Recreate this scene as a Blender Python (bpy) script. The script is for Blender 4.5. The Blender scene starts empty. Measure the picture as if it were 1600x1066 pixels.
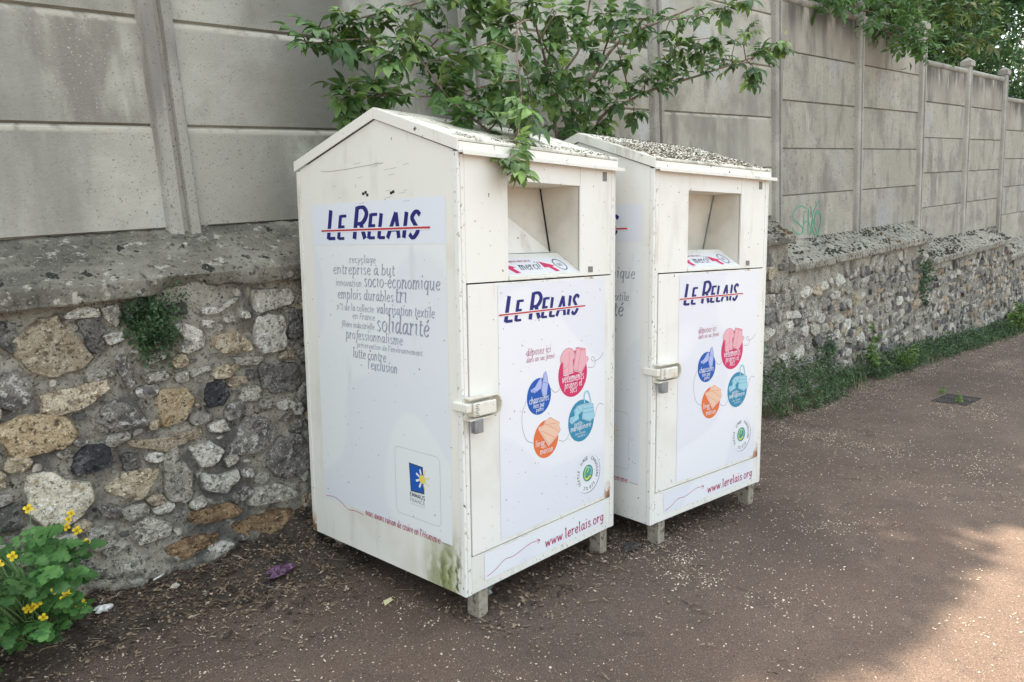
import bpy, bmesh, math, random
import numpy as np
from mathutils import Vector, Matrix, noise
from math import sin, cos, pi, radians
random.seed(7); np.random.seed(7)
SC = bpy.context.scene
COL = SC.collection
# ------------------------------------------------------------------ camera
CAM_C = (-1.75157, -2.340525, 1.750827)
CAM_M = ((0.7320928, -0.6781967, -0.0639476), (-0.1671560, -0.0878455, -0.9820092), (0.6603779, 0.7296111, -0.1776757))
cd = bpy.data.cameras.new('camera'); cam = bpy.data.objects.new('camera', cd); COL.objects.link(cam)
cd.sensor_width = 36; cd.lens = 1162.66 / 1600 * 36; cd.clip_start = .05; cd.clip_end = 400
r_, d_, f_ = [Vector(v) for v in CAM_M]
mw = Matrix((r_, -d_, -f_)).transposed().to_4x4(); mw.translation = Vector(CAM_C)
cam.matrix_world = mw; SC.camera = cam
# ------------------------------------------------------------------ light
SUN = Vector((0.10, 0.43, 0.90)).normalized()      # direction towards the sun: high, behind the wall
elev = math.asin(SUN.z); az = math.atan2(SUN.x, SUN.y)
W_ = bpy.data.worlds.new('World'); SC.world = W_; W_.use_nodes = True
nt = W_.node_tree; bg = nt.nodes['Background']
sky = nt.nodes.new('ShaderNodeTexSky'); sky.sky_type = 'NISHITA'; sky.sun_disc = False
sky.sun_elevation = elev; sky.sun_rotation = az; sky.air_density = 1.0; sky.dust_density = 3.0; sky.ozone_density = 1.0
hs = nt.nodes.new('ShaderNodeHueSaturation'); hs.inputs['Saturation'].default_value = .35
tint = nt.nodes.new('ShaderNodeMix'); tint.data_type = 'RGBA'; tint.blend_type = 'MULTIPLY'; tint.inputs['Factor'].default_value = 1; tint.inputs[7].default_value = (.965, 1.015, .985, 1)   # slight green tint on the sky colour against a pink cast
nt.links.new(sky.outputs[0], hs.inputs['Color']); nt.links.new(hs.outputs[0], tint.inputs[6]); nt.links.new(tint.outputs[2], bg.inputs[0])
bg.inputs[1].default_value = .15
sl = bpy.data.lights.new('sun', 'SUN'); sl.energy = 3.9; sl.angle = radians(.7); sl.color = (1, .88, .72)
so = bpy.data.objects.new('sun', sl); COL.objects.link(so)
so.rotation_euler = SUN.to_track_quat('Z', 'Y').to_euler(); so.location = (0, 6, 14)
vs = SC.view_settings; vs.view_transform = 'Standard'; vs.look = 'None'; vs.gamma = 1; vs.exposure = 2.04; vs.use_curve_mapping = False
SC.cycles.use_denoising = True
SC.cycles.max_bounces = 6; SC.cycles.diffuse_bounces = 3; SC.cycles.transparent_max_bounces = 8

# ------------------------------------------------------------------ frames
RB = Matrix(((0.9928488, 0.0956005, 0.0714974), (-0.0958458, 0.9953962, 0.0), (-0.0711683, -0.0068527, 0.9974408)))  # road frame -> world
SLOPE = -0.07168
def gz(x, y=0.): return SLOPE * x

# ------------------------------------------------------------------ helpers
class MB:
    def __init__(s): s.v = []; s.f = []; s.m = []
    def add(s, vs, fs, m=0):
        o = len(s.v); s.v += [tuple(p) for p in vs]; s.f += [tuple(i + o for i in f) for f in fs]; s.m += [m] * len(fs)
    def box(s, x0, x1, y0, y1, z0, z1, m=0):
        s.add([(x0,y0,z0),(x1,y0,z0),(x1,y1,z0),(x0,y1,z0),(x0,y0,z1),(x1,y0,z1),(x1,y1,z1),(x0,y1,z1)],
              [(0,3,2,1),(4,5,6,7),(0,1,5,4),(1,2,6,5),(2,3,7,6),(3,0,4,7)], m)
    def prism(s, P, a0, a1, fn, m=0):
        """closed polygon P of (u,v), swept from a0 to a1; fn(u,v,a)->xyz"""
        n = len(P); V = [fn(u, v, a0) for u, v in P] + [fn(u, v, a1) for u, v in P]
        s.add(V, [tuple(range(n - 1, -1, -1)), tuple(range(n, 2 * n))] + [(i, (i + 1) % n, n + (i + 1) % n, n + i) for i in range(n)], m)
    def tube(s, pts, rad, n=6, m=0, cap=True):
        pts = [Vector(p) for p in pts]; k = len(pts)
        if not hasattr(rad, '__len__'): rad = [rad] * k
        V = []; ref = None
        for i, p in enumerate(pts):
            t = (pts[min(i + 1, k - 1)] - pts[max(i - 1, 0)]).normalized()
            if ref is None: ref = t.orthogonal().normalized()
            ref = (ref - t * ref.dot(t)).normalized(); b = t.cross(ref)
            V += [tuple(p + (ref * cos(2*pi*j/n) + b * sin(2*pi*j/n)) * rad[i]) for j in range(n)]
        F = [(i*n+j, i*n+(j+1)%n, (i+1)*n+(j+1)%n, (i+1)*n+j) for i in range(k-1) for j in range(n)]
        if cap: F += [tuple(range(n-1,-1,-1)), tuple(range((k-1)*n, k*n))]
        s.add(V, F, m)
    def mesh(s, name, mats, smooth=False, bevel=0, auto=False):
        me = bpy.data.meshes.new(name); me.from_pydata(s.v, [], s.f)
        for m in (mats if isinstance(mats, (list, tuple)) else [mats]): me.materials.append(m)
        if any(s.m): me.polygons.foreach_set('material_index', s.m)
        if bevel:
            bm = bmesh.new(); bm.from_mesh(me)
            bmesh.ops.recalc_face_normals(bm, faces=bm.faces)
            es = [e for e in bm.edges if len(e.link_faces) == 2 and e.calc_face_angle(0) > .5]
            bmesh.ops.bevel(bm, geom=es, offset=bevel, segments=2, affect='EDGES', profile=.5, clamp_overlap=True)
            bm.to_mesh(me); bm.free()
        if smooth: me.polygons.foreach_set('use_smooth', [True] * len(me.polygons))
        me.update(); return me
def link(name, me, parent=None, loc=None):
    o = bpy.data.objects.new(name, me); COL.objects.link(o)
    if parent is not None: o.parent = parent
    if loc is not None: o.location = loc
    return o
def obj(name, mb, mats, parent=None, smooth=False, bevel=0, loc=None):
    return link(name, mb.mesh(name, mats, smooth, bevel), parent, loc)
def tag(o, label=None, cat=None, group=None, kind=None):
    if label: o['label'] = label
    if cat: o['category'] = cat
    if group: o['group'] = group
    if kind: o['kind'] = kind
    return o
def thing(name, label, cat, loc=(0,0,0), group=None):
    o = bpy.data.objects.new(name, None); COL.objects.link(o); o.location = loc; o.empty_display_size = .1
    return tag(o, label, cat, group)
def npmesh(name, V, F, mats, smooth=False):
    me = bpy.data.meshes.new(name); me.from_pydata(np.asarray(V).tolist(), [], np.asarray(F).tolist())
    me.materials.append(mats)
    if smooth: me.polygons.foreach_set('use_smooth', [True] * len(me.polygons))
    return me
def fbm(x, y, z=0., oct=4, s=1.):
    return noise.fractal(Vector((x*s, y*s, z*s)), 1.0, 2.0, oct)

# ------------------------------------------------------------------ materials
def material(name, base, layers=(), rough=.8, bump=(), rnd=False, var=0, spec=.3, coord='Object', trans=0, metal=0, pnoise=None):
    """layers: (colour, scale, lo, hi[, (sx,sy,sz)[, detail]])   bump: (scale, distance[, detail])"""
    m = bpy.data.materials.new(name); m.use_nodes = True; t = m.node_tree; N = t.nodes; L = t.links
    P = N['Principled BSDF']; P.inputs['Roughness'].default_value = rough
    P.inputs['Specular IOR Level'].default_value = spec; P.inputs['Metallic'].default_value = metal
    tc = N.new('ShaderNodeTexCoord'); co = tc.outputs[coord]
    oi = N.new('ShaderNodeObjectInfo')
    if rnd:
        mu = N.new('ShaderNodeMath'); mu.operation = 'MULTIPLY'; mu.inputs[1].default_value = 173.; L.new(oi.outputs['Random'], mu.inputs[0])
        va = N.new('ShaderNodeVectorMath'); va.operation = 'ADD'; L.new(co, va.inputs[0]); L.new(mu.outputs[0], va.inputs[1]); co = va.outputs[0]
    def mapped(st):
        if not st: return co
        mp = N.new('ShaderNodeMapping'); mp.inputs['Scale'].default_value = st; L.new(co, mp.inputs['Vector']); return mp.outputs[0]
    def ntex(scale, det, st):
        n = N.new('ShaderNodeTexNoise'); n.inputs['Scale'].default_value = scale; n.inputs['Detail'].default_value = det
        n.inputs['Roughness'].default_value = .62; L.new(mapped(st), n.inputs['Vector']); return n.outputs['Fac']
    rgb = N.new('ShaderNodeRGB'); rgb.outputs[0].default_value = (*base, 1); c = rgb.outputs[0]
    for la in layers:
        colr, sc, lo, hi = la[:4]; st = la[4] if len(la) > 4 else None; det = la[5] if len(la) > 5 else 4; msk = la[6] if len(la) > 6 else None
        mr = N.new('ShaderNodeMapRange'); mr.interpolation_type = 'SMOOTHSTEP'; L.new(ntex(sc, det, st), mr.inputs['Value'])
        mr.inputs['From Min'].default_value = lo; mr.inputs['From Max'].default_value = hi
        fac = mr.outputs[0]
        if msk:      # ('z', z0, z1): fades along the object's height;  ('p', point, r0, r1): round a point
            m2 = N.new('ShaderNodeMapRange'); m2.interpolation_type = 'SMOOTHSTEP'
            if msk[0] in 'xz':
                sx_ = N.new('ShaderNodeSeparateXYZ'); L.new(tc.outputs['Object'], sx_.inputs[0]); L.new(sx_.outputs[2 if msk[0] == 'z' else 0], m2.inputs['Value']); lo_, hi_ = msk[1], msk[2]
            else:
                vd = N.new('ShaderNodeVectorMath'); vd.operation = 'DISTANCE'; L.new(tc.outputs['Object'], vd.inputs[0]); vd.inputs[1].default_value = msk[1]; L.new(vd.outputs['Value'], m2.inputs['Value']); lo_, hi_ = msk[2], msk[3]
            m2.inputs['From Min'].default_value = lo_; m2.inputs['From Max'].default_value = hi_
            if msk[0] == 'p': m2.inputs['To Min'].default_value = 1; m2.inputs['To Max'].default_value = 0
            mm = N.new('ShaderNodeMath'); mm.operation = 'MULTIPLY'; L.new(fac, mm.inputs[0]); L.new(m2.outputs[0], mm.inputs[1]); fac = mm.outputs[0]
        mx = N.new('ShaderNodeMix'); mx.data_type = 'RGBA'; L.new(fac, mx.inputs['Factor'])
        L.new(c, mx.inputs[6]); mx.inputs[7].default_value = (*colr, 1); c = mx.outputs[2]
    if var:
        h = N.new('ShaderNodeHueSaturation'); L.new(c, h.inputs['Color'])
        src = oi.outputs['Random'] if pnoise is None else ntex(pnoise, 2, None)
        m1 = N.new('ShaderNodeMapRange'); L.new(src, m1.inputs['Value'])
        if pnoise is not None: m1.inputs['From Min'].default_value = .3; m1.inputs['From Max'].default_value = .7
        m1.inputs['To Min'].default_value = 1 - var; m1.inputs['To Max'].default_value = 1 + var
        L.new(m1.outputs[0], h.inputs['Value']); c = h.outputs[0]
    L.new(c, P.inputs['Base Color'])
    prev = None
    for b in bump:
        bn = N.new('ShaderNodeBump'); bn.inputs['Strength'].default_value = 1.; bn.inputs['Distance'].default_value = b[1]
        L.new(ntex(b[0], b[2] if len(b) > 2 else 5, None), bn.inputs['Height'])
        if prev: L.new(prev, bn.inputs['Normal'])
        prev = bn.outputs[0]
    if prev: L.new(prev, P.inputs['Normal'])
    if trans:
        tr = N.new('ShaderNodeBsdfTranslucent'); hh = N.new('ShaderNodeHueSaturation'); L.new(c, hh.inputs['Color'])
        hh.inputs['Hue'].default_value = .485; hh.inputs['Value'].default_value = 1.5; L.new(hh.outputs[0], tr.inputs['Color'])
        ms = N.new('ShaderNodeMixShader'); ms.inputs[0].default_value = trans
        L.new(P.outputs[0], ms.inputs[1]); L.new(tr.outputs[0], ms.inputs[2]); L.new(ms.outputs[0], N['Material Output'].inputs[0])
    return m
def flat(name, c, rough=.5, spec=.3): return material(name, c, rough=rough, spec=spec)

M = {}
M['road'] = material('asphalt_brown', (.106,.072,.054), [((.130,.092,.070), 1.3, .42, .66,None,6), ((.075,.051,.039), .7, .5, .68,None,7), ((.086,.061,.048), 5, .52, .66,None,5), ((.060,.042,.034), 130, .50, .64, None, 2), ((.215,.165,.13), 170, .60, .70, None, 1)], rough=.88, bump=[(150,.0028,3),(18,.005,3)])
M['soil'] = material('dark_soil', (.066,.050,.039), [((.09,.068,.052), 30, .45, .65), ((.03,.024,.02), 9, .5, .7)], rough=.95, bump=[(60,.012,4)])
M['mortar'] = material('old_mortar', (.35,.32,.26), [((.45,.415,.34), 3.2, .45, .62), ((.13,.123,.11), 2.1, .50, .62, (1,1,.55), 7), ((.19,.165,.13), 6, .50, .64, None, 7), ((.44,.41,.345), 12, .56, .66, None, 7), ((.05,.046,.042), 26, .60, .67, None, 8), ((.09,.083,.073), 75, .56, .66, None, 3), ((.44,.41,.35), 90, .64, .71, None, 2)], rough=.95, bump=[(90,.010,4),(28,.02,6)])
STC = {
 'tan':   ((.43,.35,.245), [((.56,.48,.36), 14,.45,.62), ((.22,.16,.11), 22,.5,.64), ((.52,.48,.40), 34,.6,.7), ((.10,.085,.07), 20,.62,.72)]),
 'ochre': ((.44,.33,.20), [((.56,.45,.30), 12,.45,.62), ((.26,.18,.10), 20,.52,.66), ((.52,.30,.10), 7,.58,.72), ((.12,.10,.08), 26,.64,.72)]),
 'pale':  ((.55,.515,.435), [((.70,.66,.575), 11,.45,.62), ((.24,.22,.19), 17,.52,.66), ((.12,.11,.10), 30,.62,.70)]),
 'cream': ((.58,.52,.40), [((.68,.62,.50), 12,.45,.62), ((.36,.30,.21), 16,.55,.68), ((.18,.15,.11), 34,.64,.7)]),
 'grey':  ((.35,.325,.27), [((.50,.465,.39), 13,.46,.62), ((.16,.15,.125), 18,.52,.66), ((.5,.48,.44), 40,.62,.7)]),
 'dark':  ((.145,.135,.12), [((.25,.235,.21), 12,.47,.63), ((.05,.05,.05), 20,.52,.66), ((.42,.40,.37), 32,.66,.73)]),
 'black': ((.045,.045,.05), [((.13,.125,.125), 14,.48,.62), ((.45,.43,.41), 18,.62,.7)]),
 'lichen':((.29,.265,.23), [((.12,.11,.105), 12,.45,.62), ((.58,.56,.52), 26,.54,.62), ((.07,.065,.06), 30,.62,.7)]),
 'rust':  ((.24,.155,.085), [((.36,.25,.14), 14,.45,.62), ((.11,.065,.04), 18,.5,.64), ((.48,.40,.30), 36,.64,.71)]),
}
for k, (b, la) in STC.items():
    dk = tuple(v*.28 for v in b); lt = tuple(min(.75, v*1.7 + .05) for v in b)
    M['st_' + k] = material('stone_' + k, b, [l + (None, 7) for l in la] + [(dk, 46, .54, .63, None, 6), (lt, 62, .57, .65, None, 5), (tuple(v*.5 for v in b), 130, .56, .66, None, 2)], rough=.92, bump=[(14,.035,7),(60,.012,5)], rnd=True, var=.22)
M['infill'] = material('small_stone_mix', (.25,.23,.20), [((.48,.44,.37), 7.5,.5,.58,None,1), ((.11,.105,.10), 6.3,.52,.62,None,1), ((.36,.28,.19), 5.1,.58,.66,None,1), ((.10,.09,.08), 30,.6,.7)], rough=.93, bump=[(22,.018,6),(80,.006,3)])
M['coping'] = material('weathered_coping', (.20,.184,.145), [((.29,.27,.215), 4,.45,.62,None,7), ((.125,.115,.092), 2.6,.46,.62,None,7), ((.46,.43,.36), 17,.57,.66,None,8), ((.08,.074,.06), 38,.54,.64,None,5), ((.03,.03,.025), 8,.63,.665,None,3), ((.42,.36,.20), 13,.72,.76), ((.36,.34,.28), 95,.63,.70,None,2)], rough=.95, bump=[(100,.009,4),(26,.016,6)])
M['coping2'] = material('mossy_coping', (.285,.265,.215), [((.37,.345,.285), 5,.45,.66), ((.18,.17,.145), 3,.5,.7), ((.05,.048,.04), 24,.53,.59,(1.0,1,.8),5), ((.15,.10,.05), 6,.62,.72)], rough=.95, bump=[(90,.006,4),(24,.012,4)])
M['panel'] = material('precast_concrete', (.41,.392,.33), [((.50,.48,.41), 1.7,.44,.62), ((.30,.285,.24), 2.3,.50,.68), ((.47,.48,.475), 1.3,.58,.68,None,7), ((.25,.235,.195), 3.0,.54,.70,(1,1,.3)), ((.50,.48,.42), 120,.66,.75,None,1), ((.20,.19,.16), 90,.65,.74,None,1), ((.26,.25,.215), 1.2,.46,.66,(1,1,.22),6), ((.50,.47,.39), 9,.35,.5,None,3,('z',.455,.475))], rough=.92, bump=[(170,.0022,3),(12,.006,4)], rnd=True, var=.10)
M['panel_shade_stain'] = material('shaded_stained_concrete', (.39,.373,.315), [((.47,.452,.388), 1.7,.44,.62), ((.30,.285,.24), 2.3,.50,.68), ((.50,.48,.42), 120,.66,.75,None,1), ((.20,.19,.16), 90,.65,.74,None,1), ((.155,.148,.125), 1.6,.30,.52,(1,1,.5),6,('x',-1.0,.1)), ((.50,.47,.39), 9,.35,.5,None,3,('z',.455,.475))], rough=.92, bump=[(170,.0022,3),(12,.006,4)], rnd=True, var=.05)  # shrub's shade painted into the concrete together with staining, darker towards the shrub
M['panel_far'] = material('streaked_concrete', (.35,.332,.27), [((.42,.39,.335), 1.4,.42,.68), ((.25,.235,.205), 2.0,.48,.70), ((.36,.36,.355), 1.1,.56,.72), ((.235,.22,.185), 4.5,.50,.68,(1,1,.3),7), ((.45,.43,.375), 7,.56,.72,(1,1,.3),7), ((.22,.21,.18), 14,.58,.68,None,6), ((.14,.13,.11), 80,.63,.70,None,1)], rough=.92, bump=[(150,.002,3),(12,.006,4)], rnd=True, var=.06)
M['panel_top'] = material('drip_stained_concrete', (.30,.275,.23), [((.40,.37,.31), 1.4,.42,.68), ((.20,.185,.155), 4.5,.50,.66,(1,1,.22),6), ((.075,.07,.06), 6,.42,.60,(1,1,.14),6,('z',.12,.52)), ((.10,.09,.08), 2.6,.45,.62,(1,1,.4),5,('z',.2,.5)), ((.44,.42,.37), 9,.62,.70,(1,1,.12),5)], rough=.92, bump=[(150,.002,3),(12,.006,4)], rnd=True, var=.06)
M['post'] = material('post_concrete', (.34,.325,.28), [((.42,.40,.35), 3,.45,.65), ((.22,.205,.18), 4,.5,.7,(1,1,.2)), ((.16,.15,.13), 90,.62,.70,None,1)], rough=.9, bump=[(120,.0025,3)], rnd=True, var=.06)
M['paint'] = material('white_paint', (.81,.795,.74), [((.74,.72,.65), 2.2,.5,.72), ((.68,.66,.60), 6,.56,.74,(1,1,.22)), ((.60,.575,.50), 8,.60,.76,(1,1,.12),6), ((.60,.57,.49), 30,.58,.72,None,5,('z',.34,.12)), ((.44,.41,.34), 55,.58,.70,None,4,('z',.26,.12)), ((.13,.10,.075), 48,.715,.74,None,2), ((.28,.16,.09), 20,.745,.78,None,3)], rough=.42, spec=.4, bump=[(3,.0025,2)], rnd=True)
M['paint_side'] = material('white_paint_with_algae', (.80,.775,.70), [((.72,.69,.60), 2.2,.5,.72), ((.66,.63,.55), 6,.58,.76,(1,1,.22)), ((.66,.64,.575), 8,.58,.76,(1,1,.14),6), ((.50,.50,.36), 7,.40,.62,(1,1,.25),7,('p',(0,.06,.16),.08,.42)), ((.27,.29,.12), 16,.40,.56,(1,1,.55),7,('p',(0,.07,.17),.06,.26)), ((.12,.13,.05), 30,.50,.60,(1,1,.6),6,('p',(0,.06,.17),.04,.20)), ((.13,.10,.075), 48,.735,.76,None,2)], rough=.45, spec=.4, bump=[(3,.0025,2)])
M['paint_rust'] = material('white_paint_with_rust', (.78,.755,.68), [((.60,.56,.46), 9,.5,.7,(1,1,.3)), ((.42,.20,.09), 30,.30,.50,None,5,('p',(0,1.15,.14),.03,.11)), ((.13,.06,.03), 40,.38,.5,None,5,('p',(0,1.155,.135),.01,.06)), ((.13,.10,.075), 48,.70,.73,None,2)], rough=.5)
M['paint_edge'] = material('chipped_white_paint', (.80,.785,.73), [((.66,.63,.56), 8,.54,.7,(1,1,.25)), ((.50,.46,.38), 40,.60,.70,None,4), ((.12,.09,.07), 46,.655,.685,(1.6,1.6,.7),3), ((.30,.17,.10), 24,.70,.74,None,3)], rough=.45, rnd=True)
M['door_paint'] = material('white_door_paint', (.81,.795,.745), [((.74,.72,.66), 2.2,.5,.72), ((.66,.63,.56), 7,.56,.74,(1,1,.12),6), ((.52,.49,.42), 40,.60,.72,None,4,('z',.55,.28)), ((.38,.19,.09), 22,.36,.56,None,5,('p',(1.04,0,.305),.02,.11)), ((.14,.07,.04), 30,.42,.56,None,5,('p',(1.045,0,.30),.01,.05)), ((.42,.22,.11), 26,.42,.58,(1,1,.5),5,('p',(.862,0,1.445),.01,.05)), ((.58,.54,.46), 9,.56,.72,(1,1,.1),6,('z',1.0,1.46)), ((.13,.10,.075), 50,.71,.735,None,2)], rough=.4, spec=.45, bump=[(3,.0025,2)], rnd=True)
M['roofpaint'] = material('dirty_white_roof', (.72,.69,.60), [((.52,.49,.40), 3,.44,.62), ((.36,.33,.26), 9,.5,.66), ((.16,.14,.11), 22,.58,.68), ((.10,.085,.065), 70,.62,.70)], rough=.6, bump=[(40,.004,3)], rnd=True)
M['rimpaint'] = material('dirty_white_rim', (.78,.755,.68), [((.56,.53,.46), 7,.55,.72,(1,1,.4)), ((.10,.085,.07), 30,.67,.72,None,3)], rough=.45, rnd=True)
M['inner'] = material('hatch_paint', (.70,.665,.58), [((.56,.53,.46), 3,.48,.7), ((.34,.31,.26), 26,.72,.76)], rough=.5)
M['st_front'] = material('front_sticker_film', (.80,.805,.84), [((.75,.76,.815), 1.6,.52,.56,None,0), ((.74,.73,.70), 7,.66,.8,(1,1,.25)), ((.3,.28,.25), 60,.755,.775,None,1)], rough=.3, spec=.5, bump=[(2.5,.0015,1)], rnd=True)
M['st_end'] = material('end_sticker_film', (.795,.81,.80), [((.75,.765,.785), 1.7,.50,.54,None,0), ((.60,.62,.62), 6,.62,.8,(1,1,.25)), ((.25,.24,.22), 55,.755,.775,None,1)], rough=.3, spec=.5, bump=[(2.5,.0015,1)], rnd=True)
M['st_logo'] = material('logo_sticker_film', (.76,.78,.83), [((.70,.71,.74), 6,.6,.8)], rough=.35, spec=.5)
M['ink_navy'] = flat('navy_ink', (.018,.02,.16)); M['ink_red'] = flat('red_ink', (.52,.04,.045)); M['ink_grey'] = flat('grey_violet_ink', (.32,.32,.40))
M['ink_white'] = flat('white_ink', (.8,.8,.84)); M['ink_crimson'] = flat('crimson_ink', (.42,.05,.12)); M['ink_line'] = flat('thin_line_ink', (.22,.19,.26)); M['ink_pale'] = flat('pale_line_ink', (.48,.50,.53))
M['c_blue'] = flat('blue_disc', (.015,.10,.42)); M['c_pink'] = flat('pink_disc', (.62,.035,.13)); M['c_teal'] = flat('teal_disc', (.035,.25,.40)); M['c_orange'] = flat('orange_disc', (.72,.17,.05))
M['i_pink'] = flat('pale_pink_print', (.78,.42,.46)); M['i_blue'] = flat('pale_blue_print', (.42,.47,.76)); M['i_teal'] = flat('pale_teal_print', (.34,.60,.70)); M['i_orange'] = flat('pale_orange_print', (.80,.53,.38))
M['c_green'] = flat('green_disc', (.07,.30,.20)); M['c_lgreen'] = flat('light_green_print', (.42,.62,.30)); M['c_yellow'] = flat('yellow_print', (.80,.66,.10)); M['c_ink'] = flat('dark_print', (.06,.065,.10)); M['c_sky'] = flat('sky_blue_print', (.2,.45,.68))
M['moss'] = material('green_algae', (.25,.27,.13), [((.40,.40,.26), 30,.45,.6)], rough=.9)
M['steel'] = material('dirty_painted_leg', (.36,.325,.26), [((.28,.24,.18), 22,.46,.62), ((.13,.10,.075), 34,.54,.66), ((.25,.12,.06), 18,.56,.68)], rough=.7, rnd=True)
M['lock'] = material('chipped_cream_paint', (.76,.725,.64), [((.10,.07,.05), 42,.66,.70,None,3), ((.60,.54,.43), 8,.5,.7)], rough=.5, rnd=True)
M['padlock'] = material('grey_padlock', (.33,.35,.36), [((.22,.23,.24), 20,.5,.7)], rough=.45, metal=.6)
M['darkgap'] = flat('dark_recess', (.03,.026,.022), .9)
M['tagplate'] = material('small_grey_tag', (.16,.155,.14), [((.34,.33,.30), 260,.5,.58,None,1)], rough=.6)
M['scratch'] = flat('scratch_line', (.40,.38,.34), .8)
def leafmat(n, a, b, c, trans=.3, rough=.45, **k):
    return material(n, a, [(b, 7, .45, .62), (c, 19, .52, .68)], rough=rough, spec=.4, trans=trans, **k)
M['leaf'] = leafmat('shrub_leaf', (.105,.180,.048), (.185,.285,.075), (.060,.118,.038), .34, rnd=True, var=.6)
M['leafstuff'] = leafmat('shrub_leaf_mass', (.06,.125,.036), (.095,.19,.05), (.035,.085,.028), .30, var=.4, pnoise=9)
M['bark'] = material('shrub_bark', (.15,.105,.075), [((.24,.185,.14), 20,.45,.65,(1,1,.3)), ((.07,.05,.04), 30,.55,.7)], rough=.85, bump=[(60,.003,4)])
M['leaf1'] = leafmat('overhang_leaf', (.075,.155,.04), (.12,.235,.06), (.05,.11,.03), .32, rnd=True, var=.4)
M['leaf2'] = leafmat('yellowing_leaf', (.13,.19,.05), (.25,.27,.08), (.20,.14,.05), .32, rnd=True, var=.4)
M['leaf3'] = leafmat('dark_tree_leaf', (.035,.085,.024), (.06,.14,.036), (.02,.05,.016), .25, var=.5, pnoise=2.2)
M['leaf4'] = leafmat('mid_tree_leaf', (.055,.12,.032), (.10,.20,.05), (.03,.07,.02), .3, var=.5, pnoise=2.2)
M['cel'] = leafmat('celandine_leaf', (.055,.145,.036), (.095,.21,.055), (.032,.095,.025), .28, rough=.55, rnd=True, var=.45)
M['celstem'] = flat('celandine_stem', (.16,.26,.09), .6)
M['petal'] = material('yellow_petal', (.85,.60,.02), [((.90,.70,.06), 40,.4,.6)], rough=.6, trans=.25)
M['petalc'] = flat('flower_centre', (.55,.48,.05))
M['weed'] = leafmat('wall_weed_leaf', (.06,.115,.052), (.10,.17,.075), (.03,.07,.03), .2, var=.4, pnoise=12)
M['cover'] = leafmat('ground_cover_leaf', (.058,.105,.042), (.10,.165,.062), (.03,.065,.028), .2, var=.45, pnoise=5)
M['fresh'] = leafmat('fresh_weed_leaf', (.11,.19,.045), (.17,.26,.06), (.07,.13,.035), .3, var=.3, pnoise=12)
M['verge'] = material('verge_blade', (.12,.17,.05), [((.34,.29,.16), 3,.48,.60), ((.07,.11,.04), 5,.5,.62)], rough=.7)
M['flake'] = material('pale_flake', (.52,.42,.315), [((.64,.54,.42), 9,.50,.63,None,1), ((.28,.205,.145), 13,.50,.62,None,1)], rough=.85)
M['mulch'] = material('dead_leaf_litter', (.13,.09,.062), [((.25,.18,.12), 16,.46,.6,None,1), ((.04,.03,.022), 12,.5,.62,None,1), ((.42,.33,.24), 24,.60,.68,None,1)], rough=.9)
M['roofbits'] = material('roof_litter', (.15,.105,.072), [((.25,.185,.125), 18,.48,.62), ((.08,.06,.045), 13,.5,.64)], rough=.9)
M['mossclump'] = material('dry_moss', (.05,.045,.035), [((.14,.085,.04), 2.0,.55,.68), ((.09,.09,.04), 4,.6,.7)], rough=1)
M['umbel'] = material('pale_green_flower', (.55,.60,.30), [((.42,.50,.20), 60,.4,.6)], rough=.7)
M['iron'] = material('cast_iron', (.030,.027,.026), [((.06,.05,.045), 18,.5,.7)], rough=.85)
M['graf'] = flat('green_spray_paint', (.10,.34,.21), .8)
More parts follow.
